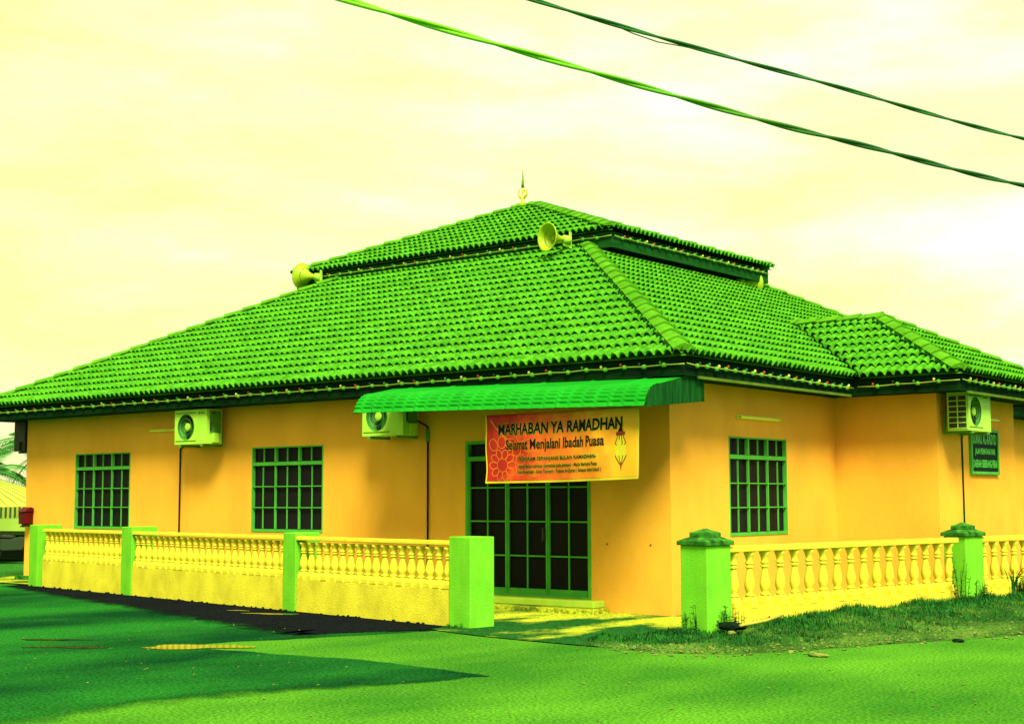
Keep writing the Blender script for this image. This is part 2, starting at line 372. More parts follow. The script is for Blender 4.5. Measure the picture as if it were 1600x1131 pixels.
# valley flashing
MB().bar((E+.08, wy0+.0, HE+.02), (E-wb+.06, wym, zr+.03), .16, .03).build('valley_gutter', M['fascia'], wing)

# fascia and soffit
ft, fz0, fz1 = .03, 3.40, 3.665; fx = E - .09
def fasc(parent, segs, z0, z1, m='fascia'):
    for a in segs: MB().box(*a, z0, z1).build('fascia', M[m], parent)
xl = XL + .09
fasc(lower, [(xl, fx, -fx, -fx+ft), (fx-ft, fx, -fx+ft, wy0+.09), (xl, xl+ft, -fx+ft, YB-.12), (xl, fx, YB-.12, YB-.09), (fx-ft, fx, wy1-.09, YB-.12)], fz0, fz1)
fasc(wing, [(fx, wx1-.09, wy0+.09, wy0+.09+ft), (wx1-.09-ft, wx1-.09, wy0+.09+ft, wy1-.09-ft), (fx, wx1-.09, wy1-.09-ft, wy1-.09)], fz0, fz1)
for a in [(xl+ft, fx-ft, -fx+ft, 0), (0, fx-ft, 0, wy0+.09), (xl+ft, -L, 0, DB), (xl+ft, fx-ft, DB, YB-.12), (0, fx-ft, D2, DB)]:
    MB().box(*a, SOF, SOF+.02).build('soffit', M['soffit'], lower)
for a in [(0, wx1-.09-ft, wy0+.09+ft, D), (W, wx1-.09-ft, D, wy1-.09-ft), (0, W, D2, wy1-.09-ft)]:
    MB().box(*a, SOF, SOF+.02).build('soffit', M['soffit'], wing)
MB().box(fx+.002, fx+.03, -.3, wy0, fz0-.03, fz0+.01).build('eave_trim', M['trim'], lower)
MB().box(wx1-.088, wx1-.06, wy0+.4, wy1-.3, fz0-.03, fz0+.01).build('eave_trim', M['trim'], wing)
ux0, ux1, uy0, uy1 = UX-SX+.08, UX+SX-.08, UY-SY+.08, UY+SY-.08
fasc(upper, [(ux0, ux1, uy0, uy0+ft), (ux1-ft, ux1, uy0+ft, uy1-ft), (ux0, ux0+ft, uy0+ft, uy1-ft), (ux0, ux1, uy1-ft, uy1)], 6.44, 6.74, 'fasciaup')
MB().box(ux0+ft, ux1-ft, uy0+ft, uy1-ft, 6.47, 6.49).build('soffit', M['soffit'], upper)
MB().box(UX-2.9, UX+2.9, UY-2.0, UY+2.0, 6.2, 6.52).build('neck_wall', M['wall'], upper)

# ------------------------------------------------------------------ walls
def wall_open(name, O, u, ln, h, openings, z0=0., th=.12):
    O, u = Vector(O), Vector(u); n = Vector((u.y, -u.x, 0)); mb = MB()      # outward normal n
    us = sorted({0, ln} | {x for o in openings for x in o[:2]}); zs = sorted({z0, h} | {x for o in openings for x in o[2:]})
    def P(a, z, dep=0): return O + u*a + Vector((0,0,z)) - n*dep
    inside = lambda a, z: any(o[0] < a < o[1] and o[2] < z < o[3] for o in openings)
    for i in range(len(us)-1):
        for j in range(len(zs)-1):
            if inside((us[i]+us[i+1])/2, (zs[j]+zs[j+1])/2): continue
            a, b, c, d = us[i], us[i+1], zs[j], zs[j+1]
            mb.quad(P(a,c), P(b,c), P(b,d), P(a,d)); mb.quad(P(a,c,th), P(a,d,th), P(b,d,th), P(b,c,th))
    for a, b, c, d in openings:
        mb.quad(P(a,c), P(a,c,th), P(b,c,th), P(b,c)); mb.quad(P(a,d), P(b,d), P(b,d,th), P(a,d,th))
        mb.quad(P(a,c), P(a,d), P(a,d,th), P(a,c,th)); mb.quad(P(b,c), P(b,c,th), P(b,d,th), P(b,d))
    mb.quad(P(0,h), P(ln,h), P(ln,h,th), P(0,h,th))
    return mb.build(name, M['wall'], B, fixn=False)
WINS = [(-14.60, -12.74), (-9.08, -7.20)]
DOOR = (-3.90, -1.42)
wall_open('wall', (-L,0,0), (1,0,0), L, SOF, [(a+L, b+L, 1.11, 2.65) for a, b in WINS] + [(DOOR[0]+L, DOOR[1]+L, .19, 2.62)])
RW = (1.675, 3.535)
wall_open('wall', (0,.0,0), (0,1,0), D, SOF, [(RW[0], RW[1], 1.11, 2.645)])
wall_open('wall', (0,D,0), (1,0,0), W, SOF, [])
wall_open('wall', (W,D,0), (0,1,0), D2-D, SOF, [])
wall_open('wall', (W,D2,0), (-1,0,0), W, SOF, [])
wall_open('wall', (0,D2,0), (0,1,0), DB-D2, SOF, [])
wall_open('wall', (0,DB,0), (-1,0,0), L, SOF, [(3, 4.8, 1.11, 2.65), (9, 10.8, 1.11, 2.65)])
wall_open('wall', (-L,DB,0), (0,-1,0), DB, SOF, [(4, 5.8, 1.11, 2.65), (9, 10.8, 1.11, 2.65)])

def window(O, u, w, z0, z1, zt):
    """frame in local a (along u), z; three sliding sashes below a three light transom"""
    O, u = Vector(O), Vector(u); n = Vector((u.y, -u.x, 0)); fr = MB()
    def bx(a0, a1, c0, c1, d0, d1):
        v = [O + u*a + n*d + Vector((0,0,z)) for z in (c0, c1) for d in (d0, d1) for a in (a0, a1)]
        fr.add(v, [(0,1,3,2),(4,6,7,5),(0,4,5,1),(2,3,7,6),(0,2,6,4),(1,5,7,3)])
    f = .024
    bx(0, f, z0, z1, -.075, .008); bx(w-f, w, z0, z1, -.075, .008)
    bx(f, w-f, z1-f, z1, -.075, .006); bx(f, w-f, z0, z0+.05, -.075, .012)
    bx(f, w-f, zt-.035, zt+.028, -.075, .010)
    for k in (1, 2):
        bx(w*k/3-.018, w*k/3+.018, zt+.035, z1-f, -.07, .002); bx(w*k/3-.010, w*k/3+.010, z0+.06, zt-.035, -.04, .001)
    for k in range(3):
        c = w*(k+.5)/3; bx(c-.006, c+.006, zt+.035, z1-f, -.027, -.004)
        c = w*(k+.47 + .03*k)/3; bx(c-.006, c+.006, z0+.06, zt-.06, -.026, -.003)
    for k in (1, 2):
        z = z0 + .06 + (zt - .035 - z0 - .06)*k/3; bx(f, w-f, z-.008, z+.008, -.028, -.001)
    o = fr.build('window', M['frame'], B)
    gl = MB(); v = [O + u*a - n*dd + Vector((0,0,z)) for a, z, dd in ((.01, z0+.01, .06), (w-.01, z0+.01, .06), (w-.01, z1-.01, .06), (.01, z1-.01, .06))]
    gl.add(v, [(0,1,2,3)]); v2 = [p - n*.006 for p in v]; gl.add(v2, [(3,2,1,0)]); gl.build('glass', M['glass'], o)
    return o
for a, b in WINS: window((a,0,0), (1,0,0), b-a, 1.11, 2.65, 2.345)
window((0,RW[0],0), (0,1,0), RW[1]-RW[0], 1.11, 2.645, 2.335)
for a in (3, 9): window((-a,DB,0), (-1,0,0), 1.8, 1.11, 2.65, 2.345)
for a in (4, 9): window((-L,DB-a,0), (0,-1,0), 1.8, 1.11, 2.65, 2.345)
# door: three tall glazed sliding panels
dw = DOOR[1] - DOOR[0]; fr = MB()
def dbx(a0, a1, c0, c1, d0, d1): fr.box(DOOR[0]+a0, DOOR[0]+a1, d0, d1, c0, c1)
f = .055
dbx(0, f, .19, 2.62, -.008, .09); dbx(dw-f, dw, .19, 2.62, -.008, .09); dbx(f, dw-f, 2.57, 2.62, -.006, .09); dbx(f, dw-f, .19, .22, -.01, .09)
dbx(f, dw-f, 2.30, 2.37, -.010, .09)
for k in range(3):
    a0, a1 = f + (dw-2*f)*k/3, f + (dw-2*f)*(k+1)/3; yo = .018*k
    dbx(a0+.001, a0+.028, .22, 2.30, .005+yo, .04+yo); dbx(a1-.028, a1-.001, .22, 2.30, .006+yo, .041+yo)
    dbx(a0+.035, a1-.035, .22, .31, .007+yo, .04+yo)
    c = (a0+a1)/2; dbx(c-.010, c+.010, .31, 2.30, .012+yo, .035+yo); dbx(c-.014, c+.014, 2.37, 2.57, .01, .05)
    for z in (.81, 1.34, 1.87): dbx(a0+.035, a1-.035, z-.011, z+.011, .009+yo, .037+yo)
door = fr.build('door', M['frame'], B)
MB().box(DOOR[0]+.02, DOOR[1]-.02, .082, .088, .2, 2.61).build('glass', M['glass'], door)
MB().box(DOOR[0]+.05+(dw-.1)/3*2-.07, DOOR[0]+.05+(dw-.1)/3*2-.045, -.02, .02, 1.05, 1.25).build('handle', M['black'], door)
MB().box(DOOR[0]-.14, DOOR[1]+.25, -.30, -.001, .085, .185).build('doorstep', M['step'], B, bevel=.012)
MB().box(DOOR[0]-.20, DOOR[1]+.33, -.50, -.001, .0, .082).build('doorstep', M['apron'], B, bevel=.012)
MB().box(-L-.12, -L+.22, -.14, -.001, 0, .09).box(-L-.12, -L-.001, -.0005, 1.2, 0, .085).build('plinth', M['capc'], B)
# two small fixing holes/nails in the wall by the door
for x in (-1.13, -.36): MB().box(x, x+.02, -.012, -.001, 1.01, 1.03).build('wall_plug', M['black'], B)
# finial on the apex
fin = MB(); fin.lathe([(.10, -.03), (.07, .03), (.035, .07), (.05, .11), (.03, .15)], 14, (UX-.2, UY, HA+.10)).build('finial', M['gold'], upper, smooth=True)
fo = bpy.context.scene.collection.objects[-1]
fin_o = upper.children[-1]
cr = MB(); pts = []
for k in range(25):
    q = R(90 + 32) + (2*math.pi - R(64))*k/24
    pts.append((UX-.2 + .115*math.cos(q), UY, HA + .37 + .125*math.sin(q)))
cr.tube(pts, [.008 + .026*math.sin(math.pi*k/24) for k in range(25)], 8).build('crescent', M['gold'], fin_o, smooth=True)
st = []
for k in range(10):
    r = .07 if k % 2 == 0 else .03; q = math.pi/2 + k*math.pi/5; st.append((UX-.185 + r*math.cos(q), UY-.012, HA + .39 + r*math.sin(q)))
MB().prism(st, (0,.024,0)).build('star', M['gold'], fin_o)
MB().tube([(UX-.2, UY, HA+.48), (UX-.2, UY, HA+.62), (UX-.19, UY, HA+.74), (UX-.2, UY, HA+.88)], [.035, .028, .018, .006], 8).build('spike', M['spike'], fin_o, smooth=True)

# ------------------------------------------------------------------ awning
aw = thing('awning', 'long curved green metal awning over the glass door', 'awning')
AX0, AX1 = -4.88, .60
prof = [(-.03, 3.475), (-.30, 3.43), (-.60, 3.377), (-.95, 3.305), (-1.18, 3.257)]
for k in range(1, 22):
    q = R(90 - 82*k/21.); prof.append((-1.18 - .38*math.cos(q)*.98, 3.257 - .33 + .33*math.sin(q)))
prof.append((-1.575, 2.93))
def awz(x): return .022*(AX1 - x)
nx = int((AX1-AX0)/.028); mb = MB()
for i in range(nx+1):
    x = AX0 + (AX1-AX0)*i/nx; u = (x/.225) % 1.; msk = max(0, min(1, min(u, 1-u)/.16 - .35)); rib = 1 if (x/.9) % 1 < .05 else 0
    for k, (y, z) in enumerate(prof):
        off = 0
        if k >= 7: off = (-.010 if (k % 3 == 0) else .006)*msk*min(1, (k-6)/6.)
        off += .010*rib
        y2, z2 = prof[min(k+1, len(prof)-1)]; y1, z1 = prof[max(k-1, 0)]
        ty, tz = y2-y1, z2-z1; l = math.hypot(ty, tz); ny, nz = tz/l, -ty/l
        if nz < 0 and k < 5: ny, nz = -ny, -nz
        mb.v.append((x, y + ny*off, z + awz(x) + nz*off))
n = len(prof)
for i in range(nx):
    for k in range(n-1): mb.f.append((i*n+k, i*n+k+1, (i+1)*n+k+1, (i+1)*n+k))
sh = mb.build('awning_sheet', M['awning'], aw)
so = sh.modifiers.new('sheet', 'SOLIDIFY'); so.thickness = .006; so.offset = 0
for x in (AX1+.002, AX0-.012):
    MB().prism([(x, y, z + awz(x) - .012) for y, z in prof] + [(x, -.03, 3.065 + awz(x))], (.01, 0, 0)).build('side_panel', M['awnside'], aw)
MB().bar((AX0, -.1, 3.30+awz(AX0)), (AX1, -.1, 3.30), .04).bar((AX0, -1.5, 2.97+awz(AX0)), (AX1, -1.5, 2.97), .03).build('support_rail', M['fascia'], aw)

# ------------------------------------------------------------------ banner
bn = thing('banner', 'red and orange Ramadhan greeting banner hanging below the green awning', 'banner', (-2.34, -1.38, 1.92))
BW, BH = 2.71, 1.0
def bsurf(a, b, off=0):     # a: 0..BW, b: 0..BH
    rip = .018*math.sin(a*5.1 + .6) + .010*math.sin(a*11 + b*3) + .012*math.sin(b*4 + a*2)
    return (a + .012*math.sin(b*9)*(1 if a < .2 else .3), rip - off, b + .04*a/BW - .012*math.sin(a*math.pi/BW) + .0)
mb = MB(); na, nb = 60, 22
for i in range(na+1):
    for j in range(nb+1): mb.v.append(bsurf(BW*i/na, BH*j/nb))
mb.f = [(i*(nb+1)+j, (i+1)*(nb+1)+j, (i+1)*(nb+1)+j+1, i*(nb+1)+j+1) for i in range(na) for j in range(nb)]
cl = mb.build('cloth', M['banner'], bn, smooth=True)
cl.modifiers.new('cloth', 'SOLIDIFY').thickness = .002
def strip(mb, a0, a1, b0, b1, off, n=40):
    o = len(mb.v)
    for i in range(n+1):
        q = i/n
        if a1 - a0 > b1 - b0: mb.v += [bsurf(a0+(a1-a0)*q, b0, off), bsurf(a0+(a1-a0)*q, b1, off)]
        else: mb.v += [bsurf(a0, b0+(b1-b0)*q, off), bsurf(a1, b0+(b1-b0)*q, off)]
    mb.f += [(o+2*i, o+2*i+2, o+2*i+3, o+2*i+1) for i in range(n)]
hm = MB(); strip(hm, 0, BW, 0, .028, .005); strip(hm, 0, .022, .028, BH, .005); strip(hm, BW-.022, BW, .028, BH, .005); hm.build('hem', M['hem'], bn)
# rosette of petals in the lower left corner
ro = MB(); cxr, czr = .32, .26
def ring_line(pts, w):
    o = len(ro.v)
    for i, (a, b) in enumerate(pts):
        a2, b2 = pts[min(i+1, len(pts)-1)]; a1, b1 = pts[max(0, i-1)]; dx, dy = a2-a1, b2-b1; l = math.hypot(dx, dy) or 1
        for s_ in (-1, 1):
            aa = min(max(a - dy/l*w*s_, .03), BW-.03); bb = min(max(b + dx/l*w*s_, .035), BH-.03); ro.v.append(bsurf(aa, bb, .006))
    ro.f.extend((o+2*i, o+2*i+2, o+2*i+3, o+2*i+1) for i in range(len(pts)-1))
for ringr, cnt, pl, pw in ((.10, 10, .16, .055), (.27, 14, .20, .075), (.50, 18, .22, .09)):
    for k in range(cnt):
        q = 2*math.pi*(k + (.5 if ringr > .2 else 0))/cnt; pp = []
        for t in range(13):
            h = 2*math.pi*t/12; rr = ringr + pl/2 - pl/2*math.cos(h); ww = pw*math.sin(h)
            a, b = cxr + rr*math.cos(q) - ww*math.sin(q), czr + rr*math.sin(q)*.9 + ww*math.cos(q)
            pp.append((a, b))
        if all(.02 < a < 1.15 and .02 < b < .80 for a, b in pp): ring_line(pp, .008)
ring_line([(.10 + .5*t/10, .93 - .42*(t/10)**.8) for t in range(11)], .014)
ro.build('rosette_print', M['orange'], bn)
def btext(s, rect, m, name, off, bold, shear=0., halo=None, hb=0.):
    if halo: text_on(s, rect, lambda a, b: bsurf(a, b, off-.0025), hb, shear, ref=bold).build(name + '_outline', M[halo], bn, fixn=False)
    text_on(s, rect, lambda a, b: bsurf(a, b, off), bold, shear).build(name, M[m], bn, fixn=False)
btext('MARHABAN YA RAMADHAN', (.26, 2.45, .70, .865), 'ink', 'banner_heading', .010, .030, 0, 'halo', .055)
btext('Selamat Menjalani Ibadah Puasa', (.40, 2.16, .44, .63), 'ink', 'banner_greeting', .010, .014, 0, 'halo2', .045)
btext('-PROGRAM SEPANJANG BULAN RAMADHAN-', (.62, 2.04, .305, .37), 'ink', 'banner_line', .010, .012, 0, 'halo', .05)
btext('Agihan Bubur Lambuk (tertakluk pada pindaan) - Majlis Berbuka Puasa', (.63, 2.05, .205, .265), 'ink', 'banner_line', .010, .012, 0, 'halo', .05)
btext('Solat Berjemaah - Solat Terawih - Tadarus Al-Quran ( Selepas Solat Subuh )', (.61, 2.12, .125, .185), 'ink', 'banner_line', .010, .012, 0, 'halo', .05)
# printed lantern on the right
def blob(pts, m, name, off=.008):
    MB().add([bsurf(a, b, off) for a, b in pts], [tuple(range(len(pts)))]).build(name, M[m], bn, fixn=False)
lc = 2.42
blob([(lc-.045, .66), (lc+.045, .66), (lc, .745)], 'ink', 'lantern_top')
blob([(lc-.07, .61), (lc+.07, .61), (lc+.075, .655), (lc-.075, .655)], 'brown', 'lantern_collar')
blob([(lc-.045, .60), (lc-.075, .50), (lc-.10, .42), (lc-.07, .30), (lc-.03, .22), (lc+.03, .22), (lc+.07, .30), (lc+.10, .42), (lc+.075, .50), (lc+.045, .60)], 'lampyel', 'lantern_body')
blob([(lc-.015, .22), (lc+.015, .22), (lc, .11)], 'brown', 'lantern_tip')
ln_ = MB()
for sgn in (-1, 1):
    for q in (.35, 1.):
        pp = [(.04, .605), (.085, .50), (.06, .47)], [(.09, .33), (.055, .27), (.015, .21)]
        for line in pp:
            for (a, b), (c, d) in zip(line[:-1], line[1:]):
                w = .007; ln_.add([bsurf(lc+sgn*a*q-w, b, .009), bsurf(lc+sgn*a*q+w, b, .009), bsurf(lc+sgn*c*q+w, d, .009), bsurf(lc+sgn*c*q-w, d, .009)], [(0,1,2,3)])
ln_.build('lantern_lines', M['brown'], bn, fixn=False)
rp = MB()
for a in (.02, BW-.02):
    p = bsurf(a, BH-.01); x = p[0] - 2.34
    rp.tube([(p[0], p[1], p[2]), (p[0], -.01, 2.93 + awz(x) - 1.92 + .04)], .006, 6)
rp.build('rope', M['wire'], bn)

# ------------------------------------------------------------------ air conditioner outdoor units
def ac_unit(label, loc, rz, cw=.93, ch=.645, cd=.36, side_grille=False, dark=False, group='air conditioner outdoor units'):
    """local frame: x along wall, -y outwards; origin bottom left at the back of the casing"""
    t = thing('air_conditioner', label, 'air conditioner', loc, rz, group)
    wm, gm = (M['black'], M['black']) if dark else (M['white'], M['grey'])  # dark puts the unit's shade into its colours
    yf = -cd; cx_, cz_ = .33, ch*.5; r = .245
    # front panel with a round opening
    mb = MB(); nseg = 32; x0, x1, z0, z1 = 0, .66, 0, ch
    circ = [(cx_ + r*math.cos(2*math.pi*k/nseg), cz_ + r*math.sin(2*math.pi*k/nseg)) for k in range(nseg)]
    def edge(k):
        c, s_ = math.cos(2*math.pi*k/nseg), math.sin(2*math.pi*k/nseg); sc = min((.33/abs(c)) if abs(c) > 1e-6 else 9, (ch/2/abs(s_)) if abs(s_) > 1e-6 else 9)
        return (cx_ + c*sc, cz_ + s_*sc)
    ed = [edge(k) for k in range(nseg)]
    vs = [(a, yf, b) for a, b in circ] + [(a, yf, b) for a, b in ed]
    mb.add(vs, [(k, (k+1)%nseg, nseg+(k+1)%nseg, nseg+k) for k in range(nseg)])
    for cxn, czn in ((0,0),(.66,0),(.66,ch),(0,ch)):
        a = min(range(nseg), key=lambda k: 0 if False else -((ed[k][0]-cx_)*(cxn-cx_) + (ed[k][1]-cz_)*(czn-cz_))/math.hypot(ed[k][0]-cx_, ed[k][1]-cz_))
    mb.box(.66, cw, yf, 0, 0, ch)
    mb.box(0, .02, yf+.002, 0, 0, ch).box(.02, .66, yf+.2, -.001, 0.0, ch).box(0.02, .66, yf+.002, yf+.2, ch-.02, ch-.001).box(0.02, .66, yf+.002, yf+.2, .001, .02)
    # fill the corners between the octagonal fan and the square
    fr_ = [(0,0),(.66,0),(.66,ch),(0,ch)]
    for q, (a, b) in enumerate(fr_):
        adj = sorted(range(nseg), key=lambda k: math.hypot(ed[k][0]-a, ed[k][1]-b))[:2]
        mb.add([(a, yf, b), (ed[adj[0]][0], yf, ed[adj[0]][1]), (ed[adj[1]][0], yf, ed[adj[1]][1])], [(0,1,2)])
    body = mb.build('casing', wm, t)
    MB().lathe([(r, 0), (r*.97, .10), (.004, .12)], 32, (cx_, yf, cz_), (0,1,0), caps=False).build('fan_well', M['well'] if not dark else M['black'], t, smooth=True)
    fb = MB()
    for k in range(2):
        q0 = R(62 + 180*k); pts = []
        for i in range(9):
            q = q0 + R(58)*i/8; pts.append((q, .10 + .135*(.45 + .55*math.sin(math.pi*i/8))))
        vs = []
        for i, (q, ro_) in enumerate(pts):
            yy = yf + .085 - .05*i/8
            vs += [(cx_ + .06*math.cos(q), yy, cz_ + .06*math.sin(q)), (cx_ + ro_*math.cos(q), yy, cz_ + ro_*math.sin(q))]
        fb.add(vs, [(2*i, 2*i+1, 2*i+3, 2*i+2) for i in range(8)])
    fan = fb.build('fan', M['fan'], t); fan.modifiers.new('t', 'SOLIDIFY').thickness = .006
    MB().lathe([(.075, .06), (.075, .03), (.06, .018), (.02, .014)], 20, (cx_, yf, cz_), (0,1,0)).build('fan_hub', M['white'] if not dark else M['black'], t, smooth=True)
    gd = MB()
    for k in range(1, 4):
        rr = r*k/3.05; gd.tube([(cx_ + rr*math.cos(2*math.pi*i/28), yf-.004, cz_ + rr*math.sin(2*math.pi*i/28)) for i in range(29)], .0014, 4)
    gd.build('fan_guard', wm, t)
    ln = MB(); ln.box(.03, .63, yf-.004, yf-.001, .055, .067).box(.03, .63, yf-.004, yf-.001, ch-.067, ch-.055); ln.build('panel_groove', M['fan'], t)
    # side wall with recess, service cover
    sp = MB(); sp.box(cw+.001, cw+.004, yf+.07, -.02, .20, ch-.03); sp.build('side_panel', gm, t)
    MB().box(cw+.001, cw+.05, yf+.12, yf+.27, .02, .20).build('valve_cover', wm, t, bevel=.012)
    MB().box(cw+.005, cw+.009, yf+.075, yf+.115, .24, .40).build('side_label', M['black'], t)
    MB().box(cw+.005, cw+.009, yf+.13, yf+.2, ch-.09, ch-.06).build('side_label', M['black'], t)
    if side_grille:
        sg = MB(); sg.box(-.006, -.001, yf+.02, -.02, .03, ch-.05); sg.build('side_coil', M['black'], t)
        gr = MB()
        for k in range(7): gr.box(-.014, -.007, yf+.02, -.02, .03 + (ch-.10)*k/6, .045 + (ch-.10)*k/6)
        for y in (yf+.015, yf/2-.008, -.03): gr.box(-.013, -.0065, y, y+.018, .03, ch-.055)
        gr.build('coil_guard', wm, t)
    for x in (.14, cw-.16):
        MB().prism([(x, yf-.02, -.045), (x, .13, -.045), (x, .13, .30), (x, .10, .30), (x, .10, -.005), (x, yf-.02, -.005)], (.04, 0, 0)).build('bracket', M['grey'] if not dark else M['black'], t)
        MB().box(x-.01, x+.05, yf+.03, yf+.10, -.0045, -.0005).build('foot', M['white'] if not dark else M['black'], t)
    if not dark:
        text_on('YORK', (.74, .87, ch-.085, ch-.055), lambda a, b: (a, yf-.003, b), .02).build('unit_marking', M['ink'], t, fixn=False)
        MB().lathe([(.018, 0), (.018, .002)], 12, (.712, yf-.003, ch-.07), (0,1,0)).build('unit_marking', M['ink'], t)
    return t
def pipe(parent, pts, r=.018, m='wire'): return MB().tube(pts, r, 8).build('drain_pipe', M[m], parent, smooth=True)
ac1 = ac_unit('pale outdoor unit with fan on front wall between the two left windows', (-10.655, -.19, 2.725), 0)
pipe(ac1, [(-.42 + .0, .165, -.02), (-.485, .165, -.05), (-.487, .165, -2.70)], .016, 'fascia')
MB().bar((-.47, .16, .0), (.05, .12, .0), .03).build('pipe_elbow', M['white'], ac1)
ac2 = ac_unit('pale outdoor unit half hidden under the left end of the green awning', (-5.70, -.19, 2.735), 0)
pipe(ac2, [(.93, -.02, .25), (1.0, .16, .15), (1.0, .165, -.05), (1.0, .165, -2.70)], .016, 'fascia')
MB().box(.975, 1.025, .14, .19, -.10, .12).build('pipe_clip', M['grey'], ac2)
ac3 = ac_unit('pale outdoor unit with open side coil on wing wall above the sign', (W+.15, 5.41, 2.79), R(90), cw=1.0, side_grille=True)
pipe(ac3, [(.95, .12, -.01), (.95, .135, -.1), (.95, .135, -2.75)], .016, 'awnside')
ac4 = ac_unit('shade-darkened outdoor unit jutting from the far left side wall under the eave', (-L-.12, .95, 2.76), R(-90), cd=.42, dark=True)  # eave shade painted in: casing coloured black instead of pale
for a in (ac1,): pass

# ------------------------------------------------------------------ wall lamps
def tube_lamp(label, loc, rz, ln):
    t = thing('wall_lamp', label, 'lamp', loc, rz, 'fluorescent wall lamps')
    MB().box(0, ln, -.035, -.001, -.03, .03).build('batten', M['lampw'], t, bevel=.006)
    MB().lathe([(.020, .03), (.022, .04), (.022, ln-.04), (.020, ln-.03)], 12, (0, -.055, -.005), (1,0,0)).build('lamp_tube', M['lampw'], t, smooth=True)
    MB().box(0.005, .03, -.078, -.036, -.03, .02).box(ln-.03, ln-.005, -.078, -.036, -.03, .02).build('end_cap', M['white'], t)
tube_lamp('slim fluorescent tube on front wall beside the left outdoor unit', (-12.08, 0, 3.05), 0, 1.2)
tube_lamp('slim fluorescent tube above the window of the right side wall', (0, 1.93, 2.955), R(90), 1.33)
tube_lamp('slim fluorescent tube mostly hidden behind the wing outdoor unit', (W, 6.80, 3.075), R(90), 1.25)

# ------------------------------------------------------------------ sign board
sg = thing('name_sign', 'dark green name board of the surau on the wing wall', 'sign', (W, 6.70, 2.09), R(90))
SW, SH = 1.32, .80
MB().box(.03, SW-.03, -.035, -.001, .03, SH-.03).build('board', M['sign'], sg)
f_ = MB(); f_.box(0, SW, -.055, -.001, 0, .05).box(0, SW, -.055, -.001, SH-.05, SH).box(0, .05, -.054, -.001, .05, SH-.05).box(SW-.05, SW, -.054, -.001, .05, SH-.05)
f_.build('frame', M['signframe'], sg, bevel=.006)
sf = lambda a, b: (a, -.039, b)
text_on('SURAU AL-RASYID', (.10, SW-.10, .53, .72), sf, .035).build('sign_lettering', M['signtext'], sg, fixn=False)
text_on('JALAN PERMATANG PASIR', (.19, SW-.17, .325, .46), sf, .035).build('sign_lettering', M['signtext'], sg, fixn=False)
text_on('DAERAH SEBERANG PERAI', (.10, SW-.09, .12, .26), sf, .035).build('sign_lettering', M['signtext'], sg, fixn=False)

# ------------------------------------------------------------------ mailbox
mbx = thing('donation_box', 'small red box with pitched lid on the far left wall corner', 'box', (-16.33, -.02, 1.19))
MB().box(.02, .26, -.20, -.001, 0, .26).build('box_body', M['red'], mbx, bevel=.01)
MB().prism([(0, -.23, .262), (0, .0, .262), (0, .0, .34), (0, -.08, .36)], (.28, 0, 0)).build('lid', M['red'], mbx, bevel=.006)
MB().box(.07, .21, -.208, -.199, .15, .17).build('slot', M['black'], mbx)
MB().box(.08, .2, -.16, -.03, -.05, -.001).build('bracket', M['black'], mbx)

# ------------------------------------------------------------------ horn loudspeakers
def horn(label, mount, axis, ln=.62, r=.285):
    t = thing('horn_loudspeaker', label, 'loudspeaker', mount, 0, 'horn loudspeakers on the upper roof')
    a = Vector(axis).normalized()
    prof = [(.045, .20), (.06, .28), (.085, .36), (.13, .44), (.19, .52), (.25, .585), (r, ln), (r+.012, ln), (r+.012, ln+.015), (r-.01, ln+.012)]
    prof += [(.235, .58), (.175, .50), (.11, .42), (.06, .34), (.02, .30)]
    MB().lathe(prof, 32, (0,0,0), a).build('horn_bell', M['horn'], t, smooth=True)
    MB().lathe([(.015, .30), (.05, .36), (.055, .44), (.03, .47)], 14, (0,0,0), a).build('inner_horn', M['horn'], t, smooth=True)
    MB().lathe([(.07, .04), (.085, .06), (.085, .19), (.06, .215)], 18, (0,0,0), a).build('driver', M['white'], t, smooth=True)
    s = a.cross(Vector((0,0,1))).normalized(); 
    MB().bar(a*.02 + Vector((0,0,-.16)), a*.02 + Vector((0,0,.16)), .03, .05).bar(a*.03 - Vector((0,0,.12)), a*.20 - Vector((0,0,.10)), .03).build('bracket', M['white'], t)
    return t
horn('yellowish horn loudspeaker pointing left from the left corner of the upper roof', (-11.86, 4.36, 6.62), (-1, -.03, .14))
horn('yellowish horn loudspeaker with its mouth facing the road beside the upper roof corner', (-4.93, 4.33, 6.64), (-.22, -1, .0), .60, .265)
horn('yellowish horn loudspeaker half hidden under the right end of the upper roof', (-4.36, 9.66, 6.42), (.12, 1, .0), .60, .26)

